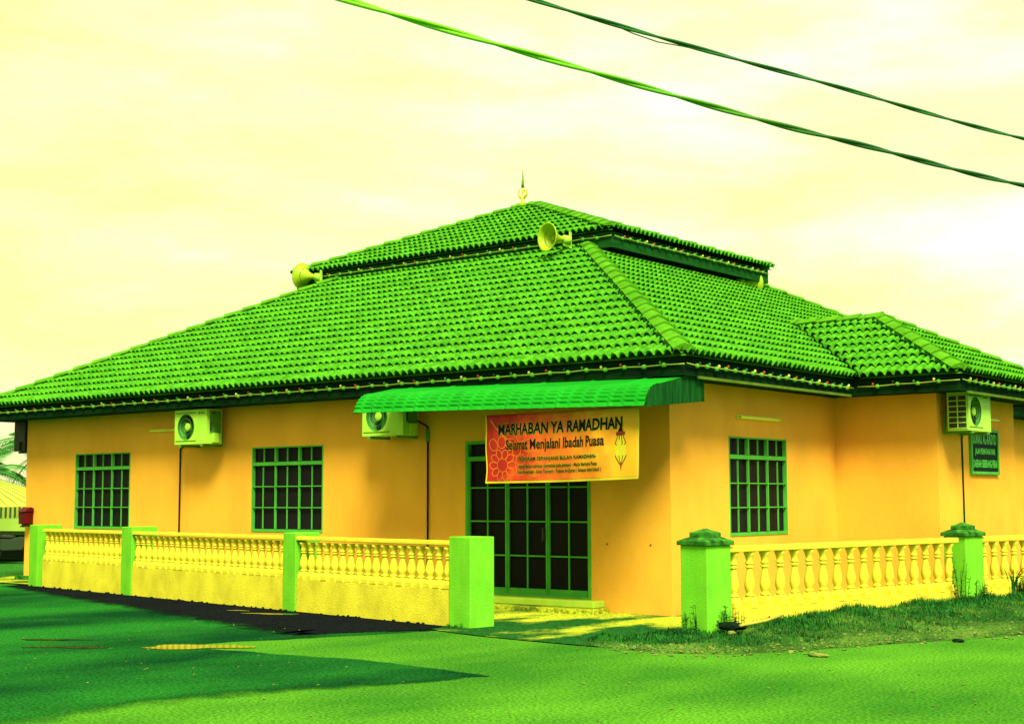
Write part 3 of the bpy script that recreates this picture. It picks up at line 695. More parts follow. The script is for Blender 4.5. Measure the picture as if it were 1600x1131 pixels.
# ------------------------------------------------------------------ light strings
def lerp_pts(P0, P1, n, sag=.015):
    P0, P1 = Vector(P0), Vector(P1); return [P0.lerp(P1, i/(n-1)) - Vector((0,0,sag*abs(math.sin(i*1.7)))) for i in range(n)]
proto = {}
def light_string(label, pts, first=0):
    t = thing('light_string', label, 'string lights', pts[0], 0, 'strings of coloured bulbs along the eaves')
    o = Vector(pts[0]); loc = [Vector(p) - o for p in pts]
    MB().tube(loc, .011, 6).build('wire', M['wire'], t, smooth=True)
    if not proto:
        s_ = MB().lathe([(.018, -.035), (.034, -.028), (.040, -.005), (.034, .02), (.016, .032)], 10).build('bulb_socket', M['socket'], t, smooth=True)
        cols = []
        for m in ('bulbyel', 'bulbred', 'bulbblu', 'bulbgrn'):
            cols.append(MB().lathe([(.010, -.022), (.020, -.014), (.023, .0), (.019, .016), (.006, .025)], 10).build('bulb', M[m], s_, smooth=True))
        proto['s'] = s_; proto['b'] = cols
    for i, p in enumerate(loc[1:-1]):
        if proto.get('used'):
            s_ = proto['s'].copy(); COL.objects.link(s_); s_.parent = t
            b = proto['b'][(i + first) % 4].copy(); COL.objects.link(b)
        else:
            s_ = proto['s']; b = proto['b'][0]; proto['used'] = True
        s_.location = p + Vector((0, 0, random.uniform(-.006, .006)))
        b.parent = s_; b.location = proto['dir'] * (.07 + random.uniform(-.01, .01)) + Vector((0, 0, .038))
    return t
ye = -fx - .035; ze = 3.555
proto['dir'] = Vector((-1, 0, 0)); proto.pop('dir'); 
PD = {}
def strg(label, P0, P1, step, first, d):
    proto_dir = Vector(d); proto['dir'] = proto_dir
    n = int((Vector(P1) - Vector(P0)).length/step) + 1
    return light_string(label, lerp_pts(P0, P1, n), first)
_keep = light_string
def light_string(label, pts, first=0):
    d = proto.pop('dir'); had = bool(proto)
    if had: proto['dir'] = d; return _keep(label, pts, first)
    t = thing('light_string', label, 'string lights', pts[0], 0, 'strings of coloured bulbs along the eaves')
    o = Vector(pts[0]); loc = [Vector(p) - o for p in pts]
    MB().tube(loc, .011, 6).build('wire', M['wire'], t, smooth=True)
    s0 = MB().lathe([(.018, -.035), (.034, -.028), (.040, -.005), (.034, .02), (.016, .032)], 10).build('bulb_socket', M['socket'], t, smooth=True)
    cols = [MB().lathe([(.010, -.022), (.020, -.014), (.023, .0), (.019, .016), (.006, .025)], 10).build('bulb', M[m], s0, smooth=True) for m in ('bulbyel', 'bulbred', 'bulbblu', 'bulbgrn')]
    proto['s'] = s0; proto['b'] = cols; proto['used'] = True; proto['dir'] = d
    for i, p in enumerate(loc[1:-1]):
        if i < 4 and i > 0:
            s_ = s0.copy(); COL.objects.link(s_); s_.parent = t; b = cols[i]
        elif i == 0: s_ = s0; b = cols[0]
        else:
            s_ = s0.copy(); COL.objects.link(s_); s_.parent = t; b = cols[i % 4].copy(); COL.objects.link(b)
        s_.location = p; b.parent = s_; b.location = d*(.07 + random.uniform(-.01, .01)) + Vector((0,0,.038))
    return t
strg('string of coloured bulbs along the long front eave above the awning', (XL+.15, ye, ze), (fx+.04, ye, ze+.01), .33, 0, (-1,0,0))
strg('string of coloured bulbs along the eave above the right side window', (fx+.045, ye+.06, ze+.01), (fx+.045, wy0+.05, ze-.03), .26, 2, (0,1,0))
strg('short string of bulbs along the front eave of the wing', (fx+.12, wy0+.04, ze-.02), (wx1-.06, wy0+.045, ze+.02), .34, 1, (-1,0,0))
strg('string of coloured bulbs along the wing eave above the name sign', (wx1-.04, wy0+.12, ze+.02), (wx1-.04, wy1-.2, ze), .25, 0, (0,1,0))
strg('string of coloured bulbs along the front eave of the upper roof', (ux0+.1, uy0-.035, 6.66), (ux1+.02, uy0-.035, 6.66), .33, 3, (-1,0,0))
strg('string of coloured bulbs along the right eave of the upper roof', (ux1+.035, uy0+.05, 6.66), (ux1+.035, uy1-.05, 6.66), .26, 1, (0,1,0))

# ------------------------------------------------------------------ balustrade fence
FO = Vector((-1.305, -3.064, 0)); FD = Vector((-1, .148, 0)).normalized()       # front fence, running left from the gate
RO = Vector((2.00, -2.10, 0)); RD = Vector((.165, 1, 0)).normalized()         # right fence, running back from the gate
def bal_profile(h, r):
    return [(r*.72, .20*h), (r*.88, .215*h), (r*.88, .235*h), (r*.62, .25*h), (r*.70, .28*h), (r*.92, .35*h), (r*.95, .41*h), (r*.82, .50*h), (r*.60, .60*h), (r*.50, .68*h),
            (r*.50, .70*h), (r*.74, .715*h), (r*.74, .735*h), (r*.54, .75*h), (r*.54, .765*h), (r*.76, .78*h), (r*.76, .80*h), (r*.58, .815*h), (r*.60, .86*h), (r*.80, .92*h), (r*.98, .96*h), (r*.98, 1.0*h)]
protos = {}
def baluster(parent, h, key):
    if key in protos:
        o = protos[key].copy(); COL.objects.link(o); o.parent = parent; return o
    r = .072; mb = MB(); mb.lathe(bal_profile(h, r), 18)
    b = .073; t_ = .052
    mb.add([(-b,-b,0),(b,-b,0),(b,b,0),(-b,b,0),(-b,-b,.10*h),(b,-b,.10*h),(b,b,.10*h),(-b,b,.10*h),(-t_,-t_,.2*h),(t_,-t_,.2*h),(t_,t_,.2*h),(-t_,t_,.2*h)],
           [(0,3,2,1),(0,1,5,4),(1,2,6,5),(2,3,7,6),(3,0,4,7),(4,5,9,8),(5,6,10,9),(6,7,11,10),(7,4,8,11),(8,9,10,11)])
    o = mb.build('baluster', M['cream'], parent)
    me = o.data
    me.polygons.foreach_set('use_smooth', [i < 21*18 for i in range(len(me.polygons))])
    protos[key] = o; return o
def segment(label, O, d, s0, s1, zb, zt, zr, step, key, flip):
    rz = math.atan2(d.y, d.x); p = O + d*s0; ln = s1 - s0
    t = thing('balustrade', label, 'balustrade', (p.x, p.y, 0), rz, 'yellow balustrade sections between the green posts')
    out = 1 if flip else -1      # local y sign of the road side
    MB().box(0, ln, -.085, .085, zt, zr).build('rail', M['cream'], t, bevel=.012)
    mb = MB(); nn = int(ln/.12) + 1                                     # base wall with a slightly uneven foot
    MB().box(0, ln, -.07, .07, -.15, zb).build('base_wall', M['plinth'], t, bevel=.008)
    n = int(round(ln/step)); 
    for i in range(n):
        b = baluster(t, zt - zb, key); b.location = ((i+.5)*ln/n, random.uniform(-.004, .004), zb + .0015); b.rotation_euler = (0, 0, random.choice((0, 1, 2, 3))*math.pi/2)
    return t
segment('yellow balustrade section in front of the far left window', FO, FD, 9.31, 12.55, .53, 1.075, 1.135, .2, 'f', True)
segment('long middle section of yellow balustrade left of the second window', FO, FD, 4.15, 8.93, .515, 1.075, 1.135, .2, 'f', True)
segment('yellow balustrade section ending at the flat topped gate column', FO, FD, .20, 3.80, .50, 1.075, 1.135, .2, 'f', True)
segment('yellow balustrade section below the right side window above grass', RO, RD, .16, 5.45, .315, 1.02, 1.095, .315, 'r', False)
segment('short visible piece of yellow balustrade beyond the right post', RO, RD, 6.12, 11.3, .30, 1.02, 1.095, .31, 'r', False)

def post(label, O, d, sa, sb, depth_in, depth_out, h, flip, cap=False, stain=False):
    """post between sa and sb along the fence; road side is +y local when flip"""
    rz = math.atan2(d.y, d.x); p = O + d*sa; w = sb - sa
    t = thing('fence_post', label, 'post', (p.x, p.y, 0), rz, 'green fence posts')
    y0, y1 = (-depth_in, depth_out) if flip else (-depth_out, depth_in)
    MB().box(0, w, y0, y1, -.15, h).build('shaft', M['post'], t, bevel=.012)
    if cap:
        o_ = .032; cx_, cy_ = w/2, (y0+y1)/2; hw, hd = w/2+o_, (y1-y0)/2+o_
        mb = MB().box(cx_-hw, cx_+hw, cy_-hd, cy_+hd, h+.001, h+.055)
        def frus(a, b, z0, z1, k):
            mb.add([(cx_-a, cy_-b, z0), (cx_+a, cy_-b, z0), (cx_+a, cy_+b, z0), (cx_-a, cy_+b, z0), (cx_-a*k, cy_-b*k, z1), (cx_+a*k, cy_-b*k, z1), (cx_+a*k, cy_+b*k, z1), (cx_-a*k, cy_+b*k, z1)],
                   [(0,1,5,4),(1,2,6,5),(2,3,7,6),(3,0,4,7),(4,5,6,7)])
        frus(hw*.98, hd*.98, h+.056, h+.10, .60)
        mb.box(cx_-hw*.55, cx_+hw*.55, cy_-hd*.55, cy_+hd*.55, h+.10, h+.155); frus(hw*.54, hd*.54, h+.156, h+.205, .12)
        mb.build('cap', M['capc'], t, bevel=.006)
    return t
post('slim green end post at the far left corner of the hall', FO, FD, 12.75, 13.13, .42, .09, 1.205, True)
post('slim green post just right of the far left window', FO, FD, 8.93, 9.31, .42, .09, 1.215, True)
post('slim green post below the right edge of the second window', FO, FD, 3.80, 4.14, .36, .09, 1.19, True)
post('thick flat topped green gate column left of the entrance', FO, FD, -.23, .20, .34, .09, 1.195, True)
post('green gate column with stepped mossy cap right of the entrance', RO, RD, -.30, .16, .34, .09, 1.115, False, cap=True)
post('green post with stepped mossy cap midway along the right balustrade', RO, RD, 5.62, 6.12, .28, .09, 1.11, False, cap=True)

# ------------------------------------------------------------------ ground
def sheet(name, poly, z, m, kind='structure'):
    o = MB().add([(x, y, z) for x, y in poly], [tuple(range(len(poly)))]).build(name, m, None, fixn=False)
    return struct(o, kind)
sheet('ground', [(-900,-900),(900,-900),(900,900),(-900,900)], -.012, M['land'])
def arc(pts, n=6):
    """Catmull-Rom smoothing of an open polyline"""
    out = []
    for i in range(len(pts)-1):
        p0, p1, p2, p3 = (Vector(pts[max(0, min(len(pts)-1, j))]) for j in (i-1, i, i+1, i+2))
        for k in range(n):
            t = k/n; out.append(tuple(.5*((2*p1) + (p2-p0)*t + (2*p0-5*p1+4*p2-p3)*t*t + (3*p1-p0-3*p2+p3)*t**3)))
    return out + [tuple(pts[-1])]
edge_pts = arc([(-1.35, -3.62), (-.4, -3.86), (.7, -4.0), (1.75, -4.05), (2.95, -3.93), (3.75, -2.45), (4.95, .45), (6.6, 6.), (10, 18), (15, 40)])
road_poly = [(60, 40), (60, -40), (-60, -40), (-60, 3.0), (-30, -.6), (-14.8, -1.45)] + [tuple((FO + FD*s + Vector((-.148, -1, 0))*.10)[:2]) for s in (13, 9, 4, 0)] + edge_pts
sheet('road', list(reversed(road_poly)), 0, M['road'])
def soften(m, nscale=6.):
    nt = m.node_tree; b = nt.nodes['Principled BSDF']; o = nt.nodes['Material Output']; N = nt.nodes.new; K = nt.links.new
    at = N('ShaderNodeAttribute'); at.attribute_name = 'coverage'; tc = N('ShaderNodeTexCoord'); n = N('ShaderNodeTexNoise'); n.inputs['Scale'].default_value = nscale; n.inputs['Detail'].default_value = 5
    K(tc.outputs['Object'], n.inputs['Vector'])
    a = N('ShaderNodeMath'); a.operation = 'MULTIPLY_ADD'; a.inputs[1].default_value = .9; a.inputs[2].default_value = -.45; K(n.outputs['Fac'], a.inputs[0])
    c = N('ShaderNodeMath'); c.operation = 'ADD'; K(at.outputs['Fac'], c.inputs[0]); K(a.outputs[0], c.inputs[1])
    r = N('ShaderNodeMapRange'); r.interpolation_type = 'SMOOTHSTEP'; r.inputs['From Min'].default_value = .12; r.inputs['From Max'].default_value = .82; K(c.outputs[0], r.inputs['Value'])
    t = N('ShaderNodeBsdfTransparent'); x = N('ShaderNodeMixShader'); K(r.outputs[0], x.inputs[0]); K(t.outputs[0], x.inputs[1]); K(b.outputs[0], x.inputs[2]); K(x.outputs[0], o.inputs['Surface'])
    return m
def soft_sheet(name, edge, widths, close, z, m):
    # ground sheet: opaque polygon edge+close, fading out over a rim of the given widths along edge
    E_ = [Vector((x, y, 0)) for x, y in edge]; n = len(E_); vs = []; rim = []
    for i, p in enumerate(E_):
        d = (E_[min(i+2, n-1)] - E_[max(i-2, 0)]).normalized(); nr = Vector((-d.y, d.x, 0)); w = widths(i/(n-1), p)
        rim.append((p - nr*w*.5, p + nr*w*.5))
    mb = MB()
    mb.v += [(a.x, a.y, z) for a, b in rim] + [(b.x, b.y, z) for a, b in rim] + [(x, y, z) for x, y in close]
    mb.f = [(i, i+1, n+i+1, n+i) for i in range(n-1)] + [tuple(list(range(n-1, -1, -1)) + list(range(2*n+len(close)-1, 2*n-1, -1)))]
    o = mb.build(name, m, None, fixn=False); at = o.data.attributes.new('coverage', 'FLOAT', 'POINT')
    at.data.foreach_set('value', [1.]*n + [0.]*n + [1.]*len(close))
    for pl in o.data.polygons:
        if pl.normal.z < 0: pl.flip()
    return struct(o)
# darker asphalt sheet over the left road area, fading at its edge
rg = random.Random(3)
def wob(pts, a, n=10):
    out = []
    for (x0, y0), (x1, y1) in zip(pts[:-1], pts[1:]):
        for k in range(n): t = k/n; out.append((x0+(x1-x0)*t + rg.uniform(-a, a), y0+(y1-y0)*t + rg.uniform(-a, a)))
    return out + [pts[-1]]
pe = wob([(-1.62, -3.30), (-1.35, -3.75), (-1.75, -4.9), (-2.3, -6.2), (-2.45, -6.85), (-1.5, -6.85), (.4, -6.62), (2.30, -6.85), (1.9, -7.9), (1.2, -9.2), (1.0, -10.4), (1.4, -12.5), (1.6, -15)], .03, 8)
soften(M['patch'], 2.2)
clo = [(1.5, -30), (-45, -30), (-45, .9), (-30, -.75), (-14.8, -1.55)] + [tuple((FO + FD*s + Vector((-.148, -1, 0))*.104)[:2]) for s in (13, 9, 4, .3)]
soft_sheet('asphalt_sheet', pe, lambda t, p: .10 + (.10 if p.y > -6.4 else 0) + (.9*min(1, (-6.9 - p.y)/2.5) if p.y < -6.9 else 0), clo, .004, M['patch'])
# near-black sheet along the foot of the front fence, fading outwards
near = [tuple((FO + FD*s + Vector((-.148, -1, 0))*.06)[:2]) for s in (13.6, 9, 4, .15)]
def strip_edge(k):
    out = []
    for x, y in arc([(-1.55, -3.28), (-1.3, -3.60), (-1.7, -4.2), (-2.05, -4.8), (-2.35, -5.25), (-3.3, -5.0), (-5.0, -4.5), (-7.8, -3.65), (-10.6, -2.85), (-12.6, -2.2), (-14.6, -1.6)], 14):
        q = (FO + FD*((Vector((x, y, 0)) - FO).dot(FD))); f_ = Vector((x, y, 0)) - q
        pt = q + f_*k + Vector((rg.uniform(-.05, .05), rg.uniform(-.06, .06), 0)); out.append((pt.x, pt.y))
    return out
soften(M['darkstrip'], 5.)
soft_sheet('fence_strip', strip_edge(.92), lambda t, p: .12 + 1.3*max(0, min(1, (t-.34)/.12))*(1 - .75*t), list(near), .0085, M['darkstrip'])
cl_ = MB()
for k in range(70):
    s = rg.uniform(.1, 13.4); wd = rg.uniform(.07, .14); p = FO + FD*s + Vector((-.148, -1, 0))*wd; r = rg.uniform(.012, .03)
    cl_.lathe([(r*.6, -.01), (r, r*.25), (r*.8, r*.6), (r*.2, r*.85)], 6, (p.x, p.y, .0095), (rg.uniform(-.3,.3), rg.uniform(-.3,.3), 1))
struct(cl_.build('dark_clods', M['clod'], None), 'stuff')
# concrete apron inside the gate and around the hall
ap = [(-16.6, -.95), (-14.3, -1.0)] + [tuple((FO + FD*s + Vector((.148, 1, 0))*(-.0))[:2]) for s in (12, 6, .2)] + [(-1.45, -3.55)] + edge_pts[1:19] + [(1.9, -3.6), (1.9, -2.4), (2.0, -1.9), (3.0, 4), (3.6, 8), (4.0, 12), (2, 17), (-18, 17), (-18, -.95)]
sheet('concrete_apron', ap, .012, M['apron'])
# puddles
def puddle(name, c, rx, ry, rot, z, seed, m='water'):
    q = random.Random(seed); n = 36; pts = []
    for k in range(n):
        a = 2*math.pi*k/n; rr = 1 + .18*math.sin(3*a + seed) + .12*math.sin(5*a + 2*seed) + q.uniform(-.05, .05)
        x, y = rx*rr*math.cos(a), ry*rr*math.sin(a); pts.append((c[0] + x*math.cos(rot) - y*math.sin(rot), c[1] + x*math.sin(rot) + y*math.cos(rot)))
    return sheet(name, pts, z, M[m])
puddle('puddle_water', (-2.15, -6.85), .62, .24, .72, .0085, 2)
puddle('puddle_water', (-5.0, -3.12), .42, .10, .35, .0125, 5)
puddle('puddle_water', (-5.9, -3.0), .20, .05, .3, .0125, 9)
puddle('mud_patch', (-3.3, -7.75), .50, .13, .6, .0085, 4, 'soil2')
puddle('mud_patch', (-4.2, -7.35), .42, .10, .6, .0085, 7, 'soil2')

# grass verge outside the right fence
NR = Vector((RD.y, -RD.x, 0))                                            # towards the road
inner = [(1.30, -3.60), (1.66, -2.55)] + [tuple((RO + RD*s + NR*.0)[:2]) for s in (-.2, 1.2, 2.6, 4., 5.6, 7.5, 10, 14, 20, 34)]
outer = [(1.22, -4.02), (2.0, -4.10), (2.75, -4.06), (3.35, -3.45), (3.85, -2.4), (4.35, -1.1), (4.95, .45), (5.45, 2.2), (6.2, 4.5), (7.4, 8.6), (9.4, 15.5), (14, 36)]
inn, outr = arc(inner, 5), arc(outer, 5); rv = random.Random(11)
nbv = 14; vm = MB(); vz = {}
def verge_h(t, x, y):
    h = .165*(1 - t)**1.1*min(1, max(.18, (y + 2.9)/2.6)); return max(.014, h + .02*math.sin(x*5 + y*3)*(1-t) + .014)
VERT = []
for i in range(len(inn)):
    for j in range(nbv+1):
        t = j/nbv; x = inn[i][0] + (outr[i][0]-inn[i][0])*t; y = inn[i][1] + (outr[i][1]-inn[i][1])*t
        x += rv.uniform(-.03, .03) + (rv.uniform(-.05, .06) if j == nbv else 0); y += rv.uniform(-.03, .03)
        z = verge_h(t, x, y) + rv.uniform(0, .018)
        if j == nbv: z = .002
        vm.v.append((x, y, z))
vm.f = [(i*(nbv+1)+j, i*(nbv+1)+j+1, (i+1)*(nbv+1)+j+1, (i+1)*(nbv+1)+j) for i in range(len(inn)-1) for j in range(nbv)]
struct(vm.build('verge', M['soil'], None, smooth=True))
def verge_pt(u, t):
    u = min(u, len(inn)-1.001); i = int(u); fr_ = u - i
    a = Vector(inn[i]).lerp(Vector(inn[i+1]), fr_); b = Vector(outr[i]).lerp(Vector(outr[i+1]), fr_); p = a.lerp(b, t)
    return p.x, p.y, verge_h(t, p.x, p.y)
gb = MB(); cnt = 0
umax = 45.
while cnt < 30000:
    u = rv.uniform(0, umax); t = rv.random()**1.35
    den = (1 - .92*min(1, max(0, (t-.35)/.5)))
    x, y, z = verge_pt(u, t)
    clump = .5 + .5*math.sin(x*4.1 + 1.3*math.sin(y*2.7)) * math.sin(y*3.7 + x)
    if rv.random() > den*(.18 + .9*clump): continue
    hgt = rv.uniform(.02, .07)*(1.35 - t*.8)*(.7 + .5*clump); q = rv.uniform(0, 6.283); w = rv.uniform(.004, .010); ln_ = rv.uniform(.1, .8)*hgt
    dx, dy = math.cos(q), math.sin(q); px, py = -dy*w, dx*w
    gb.add([(x-px, y-py, z-.01), (x+px, y+py, z-.01), (x+px*.6+dx*ln_*.4, y+py*.6+dy*ln_*.4, z+hgt*.6), (x+dx*ln_, y+dy*ln_, z+hgt), (x-px*.6+dx*ln_*.4, y-py*.6+dy*ln_*.4, z+hgt*.6)], [(0,1,2,4),(4,2,3)])
    cnt += 1
struct(gb.build('grass', M['leafgrass'], None, fixn=False), 'stuff')
pb = MB()
for k in range(900):
    u = rv.uniform(4, umax); t = min(1.06, max(.25, rv.gauss(.84, .15)))
    x, y, z = verge_pt(u, min(t, 1)); r = rv.uniform(.008, .026)*(1.6 if rv.random() < .06 else 1)
    if t > 1: y -= rv.uniform(0, .3); x += rv.uniform(0, .3); z = .004
    pb.lathe([(r*.6, -.004), (r, r*.2), (r*.85, r*.5), (r*.3, r*.7)], 6, (x, y, z), (rv.uniform(-.4,.4), rv.uniform(-.4,.4), 1))
for k in range(150):      # loose chips on the road
    x, y = rv.uniform(-6, 7), rv.uniform(-11, -4.2); r = rv.uniform(.006, .016)
    pb.lathe([(r*.6, -.002), (r, r*.25), (r*.8, r*.5), (r*.3, r*.65)], 6, (x, y, .006))
struct(pb.build('gravel', M['stone'], None), 'stuff')
# single stones and a stick that can be told apart
def rock(label, c, r, sx, m, group=None):
    q = random.Random(int(c[0]*100)); bm = bmesh.new(); bmesh.ops.create_icosphere(bm, subdivisions=2, radius=r)
    for v in bm.verts: v.co *= q.uniform(.82, 1.12); v.co.x *= sx; v.co.z *= .55
    me = bpy.data.meshes.new('stone'); bm.to_mesh(me); bm.free(); me.materials.append(M[m]); o = bpy.data.objects.new('stone', me); COL.objects.link(o)
    o.location = c; return tag(o, label, 'stone', group)
rock('long pale stone lying at the grass edge by the road', (4.03, -3.45, .02), .045, 2.8, 'stone')
rock('dark lump of rubble at the foot of the capped gate column', (2.30, -2.28, .15), .10, 2.0, 'clod')
rock('dark stone on the far right end of the gravel edge', (4.62, -1.05, .02), .045, 1.8, 'clod')
rock('round pale stone in the grass before the capped column', (2.55, -2.72, .12), .05, 1.1, 'stone')
st_ = MB().tube([(2.45, -2.35, .17), (2.52, -1.85, .20), (2.50, -1.35, .235)], [.018, .022, .014], 6).build('stick', M['dry'], None, smooth=True)
tag(st_, 'pale dry stick lying in the grass beside the capped column', 'stick')
slab = MB().box(-.02, .0, 0, 0, 0, 0)

# ------------------------------------------------------------------ weeds
def weed(label, c, h, stems, spread, leaf=.05, seed=1, blade=False, cat='weed'):
    q = random.Random(seed); t = thing('weed' if not blade else 'grass_tuft', label, cat, c)
    sm, lf = MB(), MB()
    for k in range(stems):
        a = q.uniform(0, 6.283); sp = spread*q.random(); bx_, by_ = sp*math.cos(a), sp*math.sin(a); hh = h*q.uniform(.55, 1.)
        if blade:
            n = 7; w = q.uniform(.010, .018); lean = q.uniform(.15, .8)*hh; vs = []
            for i in range(n+1):
                s_ = i/n; ww = w*(1 - s_)**.6; x = bx_ + math.cos(a)*lean*s_**1.8; y = by_ + math.sin(a)*lean*s_**1.8; z = hh*(s_ - .25*s_**3)
                vs += [(x - math.sin(a)*ww, y + math.cos(a)*ww, z), (x + math.sin(a)*ww, y - math.cos(a)*ww, z)]
            lf.add(vs, [(2*i, 2*i+1, 2*i+3, 2*i+2) for i in range(n)]); continue
        tx, ty = q.uniform(-.15, .15)*hh, q.uniform(-.15, .15)*hh
        sm.tube([(bx_, by_, -.02), (bx_+tx*.4, by_+ty*.4, hh*.5), (bx_+tx, by_+ty, hh)], [.005, .004, .002], 5)
        for i in range(int(4 + hh*26)):
            s_ = q.uniform(.12, 1); b = q.uniform(0, 6.283); ll = leaf*q.uniform(.6, 1.2)*(1.2 - .5*s_); x, y, z = bx_+tx*s_, by_+ty*s_, hh*s_
            dx, dy = math.cos(b), math.sin(b); w = ll*.28; up = q.uniform(-.2, .5)*ll
            lf.add([(x, y, z), (x+dx*ll*.5-dy*w, y+dy*ll*.5+dx*w, z+up*.7), (x+dx*ll, y+dy*ll, z+up*.6), (x+dx*ll*.5+dy*w, y+dy*ll*.5-dx*w, z+up*.7)], [(0,1,2,3)])
    if not blade: sm.build('stem', M['weed'], t)
    lf.build('leaf', M['weed'], t, fixn=False)
    return t
weed('thin leafy weed against the left face of the capped column', (1.74, -2.38, .05), .30, 4, .06, .05, 3)
weed('taller leafy weed at the front edge of the capped column', (1.93, -2.50, .06), .36, 5, .07, .055, 4)
weed('bushy low weed at the right foot of the capped column', (2.22, -2.12, .14), .26, 12, .16, .06, 5)
weed('tall dark leafy weed at the foot of the right post', (3.02, 3.10, .19), .62, 9, .12, .06, 6)
weed('low leafy weed beside the tall weed at the right post', (3.12, 3.72, .19), .30, 9, .15, .06, 7)
weed('arching tuft of broad grass at the right edge before the balustrade', (3.22, 4.78, .19), .62, 26, .10, seed=8, blade=True, cat='grass tuft')
weed('dark low bush at the base of the arching grass tuft', (3.32, 4.95, .17), .30, 22, .22, .08, 9)
weed('tiny dark weed at the foot of the flat topped gate column', (-1.32, -3.28, .01), .06, 14, .14, .035, 10)

# ------------------------------------------------------------------ overhead cables
def cable(label, P, m, r, seed, loop=None):
    t = thing('power_cable', label, 'cable', P[0], 0, 'overhead power cables'); o = Vector(P[0])
    Pts = arc([tuple(p) for p in P], 40); Pts = [Vector(p) - o for p in Pts]
    for ph in (0, math.pi):
        pp = []; d0 = 0
        for i, p in enumerate(Pts):
            d = (Pts[min(i+1, len(Pts)-1)] - Pts[max(i-1, 0)]).normalized(); x = d.cross(Vector((0,0,1))).normalized(); y = x.cross(d)
            if i: d0 += (Pts[i] - Pts[i-1]).length
            q = d0/1.9*2*math.pi + ph; pp.append(p + (x*math.cos(q) + y*math.sin(q))*r*.62)
        MB().tube(pp, r*.72, 8).build('strand', M[m], t, smooth=True)
    if loop:
        MB().tube([Vector(p) - o for p in loop], r*.30, 6).build('loose_strand', M[m], t, smooth=True)
    return t
M['cable'] = lit_cable('lit_end_sheath', (.20, .62, .02), (.010, .09, .012), 9.5, 13.8)  # glancing light painted into the near end of the cable
def ext(p, q, l, dz): p, q = Vector(p), Vector(q); d = (q - p).normalized(); v = q + d*l; v.z = q.z + dz; return tuple(v)
c1 = [(4.235,-10.771,5.17),(4.485,-9.734,5.126),(4.643,-9.081,5.092),(4.915,-7.953,5.032),(5.222,-6.68,4.997),(5.576,-5.213,4.977),(5.814,-4.227,4.949),(6.169,-2.754,4.945)]
c2 = [(4.36,-8.802,5.686),(4.645,-7.871,5.629),(4.936,-6.92,5.589),(5.339,-5.604,5.542),(5.79,-4.128,5.462),(6.2,-2.789,5.432)]
c1 = [ext(c1[2], c1[0], 9, .75), ext(c1[2], c1[0], 2.5, .16)] + [c1[0], c1[2], c1[4], c1[5], c1[7]] + [ext(c1[5], c1[7], 4, .12), ext(c1[5], c1[7], 14, 1.0)]
lp = [(4.60, -8.02, 5.632), (4.66, -7.80, 5.598), (4.735, -7.55, 5.575), (4.82, -7.3, 5.583), (4.90, -7.02, 5.588)]
c2 = [ext(c2[1], c2[0], 9, .8), ext(c2[1], c2[0], 2.5, .2)] + [c2[0], c2[2], c2[3], c2[5]] + [ext(c2[4], c2[5], 4, .05), ext(c2[4], c2[5], 14, .9)]
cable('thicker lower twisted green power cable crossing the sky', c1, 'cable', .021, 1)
cable('thinner upper dark power cable with a loose strand crossing the sky', c2, 'cable2', .0165, 2, lp)

# ------------------------------------------------------------------ things beyond the hall, left gap
def palm(label, c, h, n, fl, seed):
    q = random.Random(seed); t = thing('palm_tree', label, 'palm tree', c)
    pts = [(.25*math.sin(i*.5), .1*i/8, h*i/8) for i in range(9)]
    MB().tube(pts, [.22 - .012*i for i in range(9)], 10).build('trunk', M['trunk'], t, smooth=True)
    top = Vector(pts[-1]); fr_ = MB()
    for k in range(n):
        a = 2*math.pi*k/n + q.uniform(-.2, .2); el = q.uniform(.1, 1.1); L_ = fl*q.uniform(.8, 1.1); sp = []
        for i in range(15):
            s_ = i/14; r_ = L_*(s_*math.cos(el) + .12*s_*s_); z = L_*(math.sin(el)*s_ - .75*s_*s_*(1.1 - .4*el)); sp.append(top + Vector((math.cos(a)*r_, math.sin(a)*r_, z)))
        fr_.tube(sp, [.03*(1 - i/15) + .006 for i in range(15)], 5)
        for i in range(1, 15):
            for sgn in (-1, 1):
                for jj in (0, .5):
                    if i == 14 and jj: continue
                    p = sp[i] if not jj else sp[i].lerp(sp[i+1], jj); d = (sp[i] - sp[i-1]).normalized(); sd = Vector((-math.sin(a), math.cos(a), 0))*sgn
                    ll = fl*.26*math.sin(math.pi*min(1, (i+jj)/15*.9 + .12)); e_ = p + sd*ll*.8 + d*ll*.45 - Vector((0,0,ll*.38)); w = .011
                    fr_.add([p - d*w, p + d*w, p.lerp(e_, .6) + d*w - Vector((0,0,-.02)), e_], [(0,1,2,3)])
    fr_.build('crown', M['palm'], t, fixn=False); return t
palm('feathery palm tree behind the striped canopy in the left gap', (-27.6, 8.2, 0), 3.2, 20, 2.6, 4)
palm('shorter palm tree at the far left edge behind the canopy', (-31.0, 8.0, 0), 2.6, 16, 2.4, 9)
